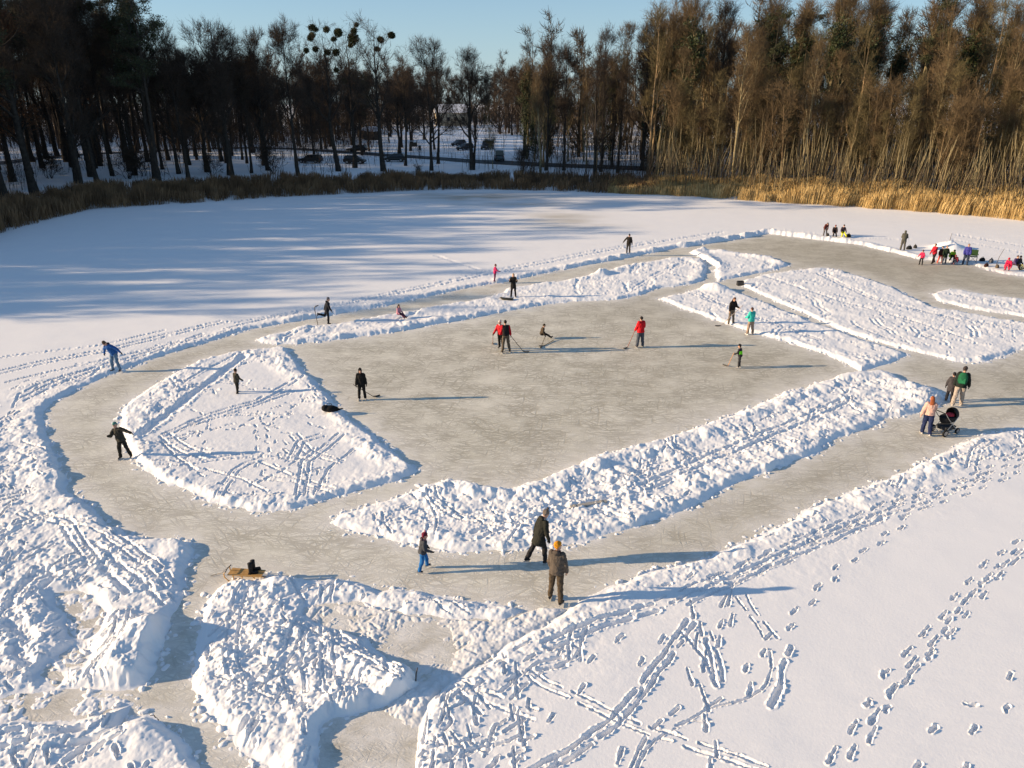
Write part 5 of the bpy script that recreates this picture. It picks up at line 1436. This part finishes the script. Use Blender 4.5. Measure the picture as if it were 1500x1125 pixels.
def props():
    # wooden sledge with a pair of boots on it
    p = at(362, 850); r = empty('wooden_sledge', (p.x, p.y, max(p.z, 0)), math.radians(84)); tag(r, 'wooden sledge with curved runners parked at the channel mouth', 'sledge')
    for s in (-1, 1):
        m = MB(); m.tube([(s * .17, -.48, .02), (s * .17, .28, .02), (s * .17, .45, .07), (s * .17, .55, .18), (s * .17, .56, .30), (s * .17, .50, .36)], .017, 8); m.build('runner', SLEDW, r, True)
        m = MB()
        for y in (-.30, .05, .30): m.tube([(s * .17, y, .03), (s * .14, y, .24)], .015, 6)
        m.build('strut', SLEDW, r)
    m = MB()
    for i in range(5): m.box(((i - 2) * .068, -.02, .262), (.05, .98, .016))
    for y in (-.30, .05, .30): m.box((0, y, .242), (.36, .045, .02))
    m.build('seat', SLEDW, r)
    m = MB(); m.tube([(-.17, .50, .36), (0, .52, .37), (.17, .50, .36)], .014, 6); m.build('crossbar', IRON, r)
    m = MB(); m.tube([(0, .52, .37), (.05, .75, .15), (.15, .95, .03), (.05, 1.1, .02)], .008, 5); m.build('rope', cloth((.2, .15, .1)), r)
    sz = r.location.z + .272
    for i, (dx, dy) in enumerate(((.0, -.0), (.03, .13))):
        b = empty('boot', (p.x + .17 + dx, p.y + dy - .06, sz), math.radians(-80 + 20 * i)); tag(b, 'tall black boot standing on the wooden sledge', 'boot', 'pair of boots on the sledge')
        m = MB(); m.loft([((0, 0, .0), None, .05, .06), ((0, 0, .10), None, .048, .058), ((0, 0, .26), None, .055, .062), ((0, 0, .34), None, .06, .066)], 12)
        m.cap((0, 0, .05), (0, .15, .04), .048, .040); m.build('upper', cloth((.012, .012, .013), .6), b, True)
        m = MB(); m.box((0, .06, .008), (.09, .27, .016)); m.build('sole', RUBBER, b)
    # pushchair
    p = at(1383, 634); r = empty('pushchair', (p.x, p.y, 0), math.radians(-68)); tag(r, 'black pushchair with an open hood and a red blanket inside', 'pushchair')
    for nm, y, rad, xs in (('w', -.34, .155, (-.29, .29)), ('w', .40, .125, (-.24, .24))):
        for x in xs:
            m = MB(); n = 20; m.tube([(x - .028, y, rad), (x - .02, y, rad), (x + .02, y, rad), (x + .028, y, rad)], [rad * .9, rad, rad, rad * .9], n); w = m.build('wheel', RUBBER, r, True)
            m = MB(); m.tube([(x - .034, y, rad), (x + .034, y, rad)], rad * .62, 14); m.build('rim', CHROME, w)
    m = MB()
    for s in (-1, 1):
        m.tube([(s * .27, -.34, .155), (s * .25, -.05, .42), (s * .23, .18, .62), (s * .23, .30, .78)], .016, 6); m.tube([(s * .23, .40, .125), (s * .24, .1, .40), (s * .25, -.25, .72), (s * .25, -.52, 1.02)], .016, 6)
    m.tube([(-.29, -.34, .155), (.29, -.34, .155)], .013, 6); m.tube([(-.24, .40, .125), (.24, .40, .125)], .013, 6); m.build('frame', CHROME, r)
    m = MB(); m.tube([(-.25, -.52, 1.02), (-.2, -.58, 1.05), (.2, -.58, 1.05), (.25, -.52, 1.02)], .02, 8); m.build('handle', RUBBER, r)
    m = MB(); m.loft([((0, .02, .50), None, .17, .33), ((0, .03, .58), None, .22, .40), ((0, .03, .72), None, .235, .43), ((0, .03, .75), None, .235, .43)], 20); m.build('seat', cloth((.014, .014, .016), .8), r, True)
    m = MB(); R = rot('X', -90)
    rings = []
    for i in range(9):
        a = math.radians(-8 + i * 14); rings.append((a,))
    n = 14; vs = []; fs = []
    for i in range(9):
        a = math.radians(-5 + i * 13)
        for k in range(n):
            b = PI * k / (n - 1); rr_ = .245
            vs.append((math.cos(b) * rr_, .16 + math.cos(a) * math.sin(b) * .34 * (1 if i < 99 else 1), .74 + math.sin(a) * math.sin(b) * .36))
    for i in range(8):
        for k in range(n - 1): fs.append((i * n + k, i * n + k + 1, (i + 1) * n + k + 1, (i + 1) * n + k))
    m.add(vs, fs); h = m.build('hood', cloth((.018, .017, .018), .8), r, True); sm = h.modifiers.new('s', 'SOLIDIFY'); sm.thickness = .02
    m = MB(); m.ell((0, .12, .78), (.15, .20, .09)); m.build('blanket', cloth((.55, .05, .07)), r, True)
    m = MB(); m.box((0, .02, .27), (.40, .50, .16), None, 1.15); m.build('basket', cloth((.05, .05, .055)), r)
    # dark bag on the snow island and a crate by the far field
    p = at(484, 607); b = MB(); b.ell((0, 0, .13), (.34, .20, .15)); b.ell((.18, .05, .10), (.20, .15, .11)); b.ell((-.2, -.02, .17), (.16, .17, .14)); b.cap((.3, 0, .08), (.55, .06, .12), .06, .03)
    job(b, .03, 'bag_tmp', cloth((.010, .010, .011)), None); run_jobs()
    o = bpy.data.objects['bag_tmp']; o.name = 'bag'; o.location = p; tag(o, 'floppy black bag lying on the edge of the snow island', 'bag')
    m = MB(); m.tube([(-.12, 0, .24), (-.08, 0, .36), (.08, 0, .36), (.12, 0, .24)], .015, 6); m.build('strap', cloth((.02, .02, .02)), o)
    p = at(1084, 418); r = empty('crate', (p.x, p.y, p.z - .03), .12, .72); tag(r, 'open black plastic crate on the snow at the path crossing', 'crate')
    m = MB()
    m.box((0, 0, .02), (.62, .42, .03)); m.box((-.30, 0, .26), (.025, .42, .45)); m.box((.30, 0, .26), (.025, .42, .45)); m.box((0, .2, .26), (.575, .02, .45)); m.box((0, -.2, .26), (.575, .02, .45)); m.build('shell', BLACKPL, r)
    for s in (-1, 1):
        m = MB(); m.box((s * .325, 0, .46), (.03, .2, .04)); m.build('handle', BLACKPL, r)
    # bags and gear round the group at the back rink
    def bag(px, py, s, col, label, rz):
        p = at(px, py, -.02); r = empty('bag', p, rz); tag(r, label, 'bag', 'bags by the back rink')
        m = MB(); m.loft([((0, 0, 0), None, .26 * s, .15 * s), ((0, 0, .10 * s), None, .29 * s, .18 * s), ((0, 0, .26 * s), None, .24 * s, .14 * s), ((.02, 0, .34 * s), None, .12 * s, .06 * s)], 12); m.build('sack', cloth(col), r, True)
        m = MB(); m.tube([(-.12 * s, 0, .3 * s), (-.06 * s, 0, .42 * s), (.06 * s, 0, .42 * s), (.12 * s, 0, .3 * s)], .018, 5); m.build('strap', cloth((.02, .02, .02)), r)
    bag(1242, 349, 1.05, (.012, .012, .012), 'black bag right beside the bright yellow trousers', .3); bag(1212, 347, .8, (.05, .045, .04), 'small dark bag left of the person in black', .9)
    bag(1331, 367, 1.0, (.02, .02, .02), 'dark bag next to the grey hooded figure', .2); bag(1340, 365, .9, (.03, .03, .028), 'dark bag furthest from the grey hooded figure', 1.2); bag(1438, 384, .9, (.02, .02, .02), 'dark bag right of the camping chair', .1)
    bag(1444, 392, .8, (.05, .02, .015), 'brown bag on the snow heap at the ice edge', .4); bag(1460, 394, .8, (.12, .09, .06), 'tan bag left of the crimson jacket', 1.0); bag(1451, 386, 1.0, (.15, .15, .16), 'grey bag behind the brown one', .8)
    # camping chair
    p = at(1424, 385, 0); r = empty('camping_chair', p, math.radians(150)); tag(r, 'dark green folding camping chair at the back rink', 'chair')
    m = MB()
    for s in (-1, 1):
        m.tube([(s * .26, .24, 0), (-s * .24, -.22, .44)], .012, 6); m.tube([(s * .26, -.24, 0), (s * .27, -.30, .92)], .012, 6); m.tube([(s * .26, .24, 0), (s * .28, .24, .62)], .012, 6)
    m.build('frame', IRON, r)
    m = MB(); m.box((0, 0, .42), (.52, .48, .02)); m.build('seat', cloth((.03, .07, .025)), r)
    m = MB(); m.box((0, -.27, .70), (.54, .03, .50), rot('X', 8)); m.build('backrest', cloth((.03, .07, .025)), r)
    for s in (-1, 1):
        m = MB(); m.box((s * .29, -.02, .63), (.06, .5, .02)); m.build('armrest', cloth((.03, .06, .025)), r)
    # sticks standing in the snow
    for px, py, L, dx, lab in ((609, 1000, .45, .06, 'short dark stick poking out of the front snow bank'), (1390, 358, 1.0, .05, 'thin stick on top of the snow heap at the back'), (1458, 392, 1.5, .35, 'bent thin stick standing in snow left of the crimson jacket')):
        p = at(px, py, -.06); m = MB(); m.tube([(0, 0, 0), (dx * .3, 0, L * .55), (dx, 0, L)], [.02, .017, .013], 6); o = m.build('stick', WOOD, None, True); o.location = p; tag(o, lab, 'stick')
    p = at(862, 744, .05); r = empty('plank', p, .30); tag(r, 'grey weathered board half buried on the front snow strip', 'board')
    m = MB(); m.box((0, 0, -.01), (1.3, .14, .04)); m.box((.45, 0, .018), (.07, .13, .02)); m.box((-.5, 0, .018), (.07, .13, .02)); m.build('board', pmat('weathered_wood', (.42, .40, .36), (.30, .28, .25), 6, .8), r)
    # flat dark sled at the feet of the watcher
    p = at(743, 441, .0); r = empty('plastic_sled', p, math.radians(75)); tag(r, 'flat dark olive sled at the feet of the person in black coat', 'sled')
    m = MB(); m.loft([((0, -.42, .09), rot('X', 90), .10, .03), ((0, -.38, .06), rot('X', 90), .22, .06), ((0, .3, .06), rot('X', 90), .23, .06), ((0, .45, .12), rot('X', 90), .14, .04)], 14); m.build('shell', pmat('olive_plastic', (.06, .055, .035), None, 10, .5), r, True)
    m = MB(); m.tube([(-.1, .45, .14), (0, .6, .05), (.1, .45, .14)], .01, 5); m.build('rope', cloth((.05, .04, .03)), r)


def car(px, py, yaw, col, label, kind='hatch', snow=0.0):
    x, y, z = Gt(px, py)
    r = empty('parked_car', (x, y, z + .03), math.radians(yaw)); tag(r, label, 'car')
    paint = pmat('car_paint', col, tuple(c * .85 for c in col), 1.5, .3, .5)
    L, W = {'hatch': (4.1, 1.75), 'estate': (4.6, 1.8), 'van': (4.7, 1.9)}[kind]
    h0 = {'hatch': .95, 'estate': .95, 'van': 1.1}[kind]; h1 = {'hatch': 1.48, 'estate': 1.5, 'van': 1.95}[kind]
    prof = [(-.5, .42, .62), (-.49, .35, .80), (-.44, .30, h0), (-.1, .27, h0 + .02), (.22, .28, h0 - .0), (.40, .30, h0 - .16), (.48, .33, .68), (.5, .42, .58)]
    m = MB(); vs = []; n = 8
    for fy, zb, zt in prof:
        w = W / 2 * (1 - 1.6 * max(0, abs(fy) - .36))
        for a, b in ((-1, zb), (-1.0, zb + (zt - zb) * .45), (-.98, zb + (zt - zb) * .8), (-.86, zt), (.86, zt), (.98, zb + (zt - zb) * .8), (1.0, zb + (zt - zb) * .45), (1, zb)): vs.append((a * w, fy * L, b))
    fs = [(i * n + k, i * n + (k + 1) % n, (i + 1) * n + (k + 1) % n, (i + 1) * n + k) for i in range(len(prof) - 1) for k in range(n)]
    fs += [tuple(range(n - 1, -1, -1)), tuple((len(prof) - 1) * n + k for k in range(n))]
    m.add(vs, fs); m.build('body', paint, r, True)
    y0, y1, t0, t1 = {'hatch': (-.48, .24, -.38, .05), 'estate': (-.48, .22, -.42, .03), 'van': (-.48, .30, -.46, .17)}[kind]
    def cab(name, z0, z1, f, mat, grow, par):
        a = lambda q0, q1, t: q0 + (q1 - q0) * t
        ta = (z0 - h0 + .03) / (h1 - h0 + .03); tb = (z1 - h0 + .03) / (h1 - h0 + .03)
        m = MB(); v = []
        for t in (ta, tb):
            w = W / 2 * a(.88, .70 if kind != 'van' else .80, t) + grow
            v += [(-w, a(y0, t0, t) * L - grow, h0 - .03 + t * (h1 - h0 + .03)), (w, a(y0, t0, t) * L - grow, h0 - .03 + t * (h1 - h0 + .03)), (w, a(y1, t1, t) * L + grow, h0 - .03 + t * (h1 - h0 + .03)), (-w, a(y1, t1, t) * L + grow, h0 - .03 + t * (h1 - h0 + .03))]
        m.add(v, [(0, 3, 2, 1), (4, 5, 6, 7), (0, 1, 5, 4), (1, 2, 6, 5), (2, 3, 7, 6), (3, 0, 4, 7)]); return m.build(name, mat, par)
    cab('window', h0 + .02, h1 - .10, 0, GLASS, .004, r); cab('roof', h1 - .10, h1, 0, paint, .012, r)
    if snow > 0: cab('snow_layer', h1 + .002, h1 + snow, 0, SNOWP, .0, r)
    for s in (-1, 1):
        for fy in (-.30, .31):
            m = MB(); m.tube([(s * (W / 2 - .20), fy * L, .32), (s * (W / 2 + .01), fy * L, .32)], .32, 18); w = m.build('wheel', RUBBER, r)
            m = MB(); m.tube([(s * (W / 2 + .005), fy * L, .32), (s * (W / 2 + .02), fy * L, .32)], .20, 12); m.build('rim', CHROME, w)
        m = MB(); m.box((s * W * .33, .475 * L, .68), (.32, .10, .12)); m.build('headlight', pmat('lamp_glass', (.6, .6, .58), None, 5, .15, .6), r)
        m = MB(); m.box((s * W * .38, -.488 * L, .82), (.18, .08, .2)); m.build('taillight', pmat('tail_red', (.25, .01, .01), None, 5, .25, .6), r)
    m = MB(); m.box((0, .497 * L, .46), (W * .72, .06, .16)); m.build('bumper', BLACKPL, r)


def ribbon(name, pts, width, mat, dz):
    q = resample(np.array(pts), 3.0); t = np.gradient(q, axis=0); t = t / np.linalg.norm(t, axis=1)[:, None]; n = np.c_[-t[:, 1], t[:, 0]]
    a = q - n * width / 2; b = q + n * width / 2
    V = np.empty((len(q) * 2, 3)); V[0::2, :2] = a; V[1::2, :2] = b; V[:, 2] = terr(V[:, 0], V[:, 1]) + dz
    i = np.arange(len(q) - 1)[:, None] * 2
    o = link(name, mesh_np(name, V, i + np.array([0, 1, 3, 2])), mat); tag(o, kind='structure'); return o


def beyond():
    ribbon('road', [Gt(px, py)[:2] for px, py in ((-120, 250), (0, 240), (60, 232), (120, 227), (200, 223), (280, 219), (360, 217), (420, 218), (470, 221), (540, 226), (600, 230), (680, 236), (760, 240), (850, 244), (950, 248), (1000, 251))], 5.0, ASPH, .13)
    car(455, 239, 80, (.012, .013, .016), 'dark car half hidden by the slim bank tree', 'estate'); car(520, 240, -95, (.010, .010, .012), 'black car between the two thick mistletoe trunks', 'hatch'); car(523, 223, 85, (.02, .018, .02), 'dark car across the road behind the black one', 'estate')
    car(579, 237, 88, (.015, .017, .02), 'dark car low behind the thick mistletoe trunk', 'hatch'); car(672, 214, 140, (.016, .018, .024), 'dark car at the back left of the parking lot', 'hatch'); car(681, 220, 140, (.012, .013, .016), 'dark car just in front of the back left one', 'estate')
    car(714, 219, 160, (.014, .014, .016), 'black van beside the forked tree', 'van'); car(731, 235, 4, (.10, .13, .15), 'grey blue car with a snowy roof nearest the wood', 'van', .10)
    car(1405, 269, 78, (.22, .20, .16), 'grey beige car half hidden behind the right reeds', 'estate'); car(1446, 268, 92, (.02, .022, .05), 'dark blue car behind the right reeds', 'estate')
    # notice board, bin, shed, far house
    x, y, z = Gt(606, 222); r = empty('notice_board', (x, y, z), .1); tag(r, 'dark notice board on two posts at the parking lot', 'sign')
    for s in (-1, 1):
        m = MB(); m.box((s * .8, 0, 1.1), (.12, .12, 2.2)); m.build('post', WOOD, r)
    m = MB(); m.box((0, 0, 1.5), (1.48, .06, .9)); m.build('panel', WOOD, r)
    m = MB(); m.box((0, 0, 2.25), (2.1, .5, .08)); m.build('roof', SNOWP, r)
    x, y, z = Gt(615, 220); r = empty('litter_bin', (x, y, z), 0); tag(r, 'small dark litter bin right of the notice board', 'bin')
    m = MB(); m.tube([(0, 0, .05), (0, 0, .9)], [.25, .28], 12); m.build('drum', IRON, r); m = MB(); m.tube([(0, 0, .9), (0, 0, 1.0)], [.29, .2], 12); m.build('lid', IRON, r)
    x, y, z = Gt(545, 205); r = empty('shed', (x, y, z), .2); tag(r, 'small shed under a snow covered roof behind the mistletoe trees', 'shed')
    m = MB(); m.box((0, 0, 1.3), (4.4, 3, 2.6)); m.build('wall', pmat('shed_wood', (.09, .07, .05), None, 2, .8), r)
    m = MB(); m.loft([((0, -2, 2.62), rot('X', 90), 2.9, .05), ((0, -1.9, 2.9), rot('X', 90), 2.7, .65), ((0, 1.9, 2.9), rot('X', 90), 2.7, .65), ((0, 2, 2.62), rot('X', 90), 2.9, .05)], 16); m.build('roof', SNOWP, r)
    m = MB(); m.box((.8, -1.52, 1.0), (.9, .05, 2.0)); m.build('door', WOOD, r)
    x, y, z = Gt(662, 184); r = empty('house', (x, y, z), .15); tag(r, 'pale house glimpsed between the trees far beyond the parking lot', 'house')
    m = MB(); m.box((0, 0, 2.5), (13, 8, 5)); m.build('wall', pmat('cream_plaster', (.62, .52, .36), (.56, .47, .33), 1, .85), r)
    m = MB(); m.add([(-7, -4.5, 4.95), (7, -4.5, 4.95), (7, 4.5, 4.95), (-7, 4.5, 4.95), (-7, 0, 8.2), (7, 0, 8.2)], [(0, 1, 5, 4), (2, 3, 4, 5), (0, 4, 3), (1, 2, 5), (0, 3, 2, 1)]); m.build('roof', SNOWP, r)
    for i in range(4):
        m = MB(); m.box((-4.6 + 3.0 * i, -4.02, 2.6), (1.2, .06, 1.4)); m.build('window', GLASS, r)
    # fences
    def fence(label, pts, h, step):
        P0 = [Gt(*p)[:2] for p in pts]; q = resample(np.array(P0), step); z = terr(q[:, 0], q[:, 1])
        r = empty('wire_fence', (q[0][0], q[0][1], z[0])); tag(r, label, 'fence'); o = Vector(r.location)
        for a, zz in zip(q, z):
            m = MB(); m.tube([Vector((a[0], a[1], zz - .1)) - o, Vector((a[0], a[1], zz + h)) - o], [.06, .05], 6); m.build('post', WOOD, r)
        for f in (.45, .92):
            m = MB(); m.tube([Vector((a[0], a[1], zz + h * f)) - o for a, zz in zip(q, z)], .014, 4); m.build('wire', IRON, r)
    fence('thin wire fence on posts along the parking lot', [(640, 232), (700, 236), (760, 242), (800, 246)], 1.1, 3.2)
    fence('wire fence on thin posts behind the golden reeds', [(1290, 268), (1360, 272), (1440, 276), (1510, 280)], 1.2, 3.4)
# ------------------------------------------------------------------ camera, sun and sky
def lights():
    cam = bpy.data.cameras.new('camera'); co = bpy.data.objects.new('camera', cam); COL.objects.link(co)
    cam.sensor_fit = 'HORIZONTAL'; cam.sensor_width = 36; cam.lens = 36 * FPX / 1500
    cam.clip_start = 0.5; cam.clip_end = 5000
    co.location = (0, 0, CAM_H); co.rotation_euler = (PI / 2 - PITCH, 0, 0)
    scene.camera = co
    sun = bpy.data.lights.new('sun', 'SUN'); so_ = bpy.data.objects.new('sun', sun); COL.objects.link(so_)
    sun.energy = 5.0; sun.angle = math.radians(0.5); sun.color = (1.0, 0.75, 0.48)
    d = Vector((math.cos(SUN_EL) * math.cos(SUN_AZ), math.cos(SUN_EL) * math.sin(SUN_AZ), -math.sin(SUN_EL)))
    so_.rotation_euler = d.to_track_quat('-Z', 'Y').to_euler()
    so_.location = (-80, 20, 40)
    w = bpy.data.worlds.new('World'); scene.world = w; w.use_nodes = True
    nt = w.node_tree; N = nt.nodes; L = nt.links
    bg = N['Background']; sky = N.new('ShaderNodeTexSky'); sky.sky_type = 'NISHITA'
    sky.sun_disc = False; sky.sun_elevation = SUN_EL; sky.sun_rotation = math.radians(266.5)
    sky.altitude = 100; sky.air_density = 1.0; sky.dust_density = 0.1; sky.ozone_density = 3.0
    tint = N.new('ShaderNodeMix'); tint.data_type = 'RGBA'; tint.blend_type = 'MULTIPLY'; tint.inputs[0].default_value = 1
    tint.inputs[7].default_value = (0.68, 0.87, 0.98, 1); L.new(sky.outputs['Color'], tint.inputs[6])
    # thin high cloud, drawn out along the horizon
    tc = N.new('ShaderNodeTexCoord'); mp = N.new('ShaderNodeMapping'); mp.inputs['Scale'].default_value = (3, 3, 14)
    L.new(tc.outputs['Generated'], mp.inputs['Vector'])
    no = N.new('ShaderNodeTexNoise'); no.inputs['Scale'].default_value = 1.6; no.inputs['Detail'].default_value = 6; L.new(mp.outputs[0], no.inputs['Vector'])
    mr = N.new('ShaderNodeMapRange'); mr.inputs[1].default_value = .40; mr.inputs[2].default_value = .75; mr.inputs[3].default_value = .0; mr.inputs[4].default_value = .6; L.new(no.outputs['Fac'], mr.inputs[0])
    sx = N.new('ShaderNodeSeparateXYZ'); L.new(tc.outputs['Generated'], sx.inputs[0])
    lo = N.new('ShaderNodeMapRange'); lo.inputs[1].default_value = .26; lo.inputs[2].default_value = .0; lo.inputs[3].default_value = 0; lo.inputs[4].default_value = .75; L.new(sx.outputs['Z'], lo.inputs[0])
    ad = N.new('ShaderNodeMath'); ad.operation = 'MAXIMUM'; L.new(mr.outputs[0], ad.inputs[0]); L.new(lo.outputs[0], ad.inputs[1])
    cm = N.new('ShaderNodeMix'); cm.data_type = 'RGBA'; cm.inputs[7].default_value = (3.3, 4.0, 4.5, 1); L.new(ad.outputs[0], cm.inputs[0]); L.new(tint.outputs[2], cm.inputs[6])
    L.new(cm.outputs[2], bg.inputs['Color'])
    bg.inputs['Strength'].default_value = 0.09
    vs = scene.view_settings
    vs.view_transform = 'Standard'; vs.look = 'None'; vs.exposure = 0.8; vs.gamma = 1.0
cast()
props()
beyond()
forest()
reeds()
build_ground()
lights()
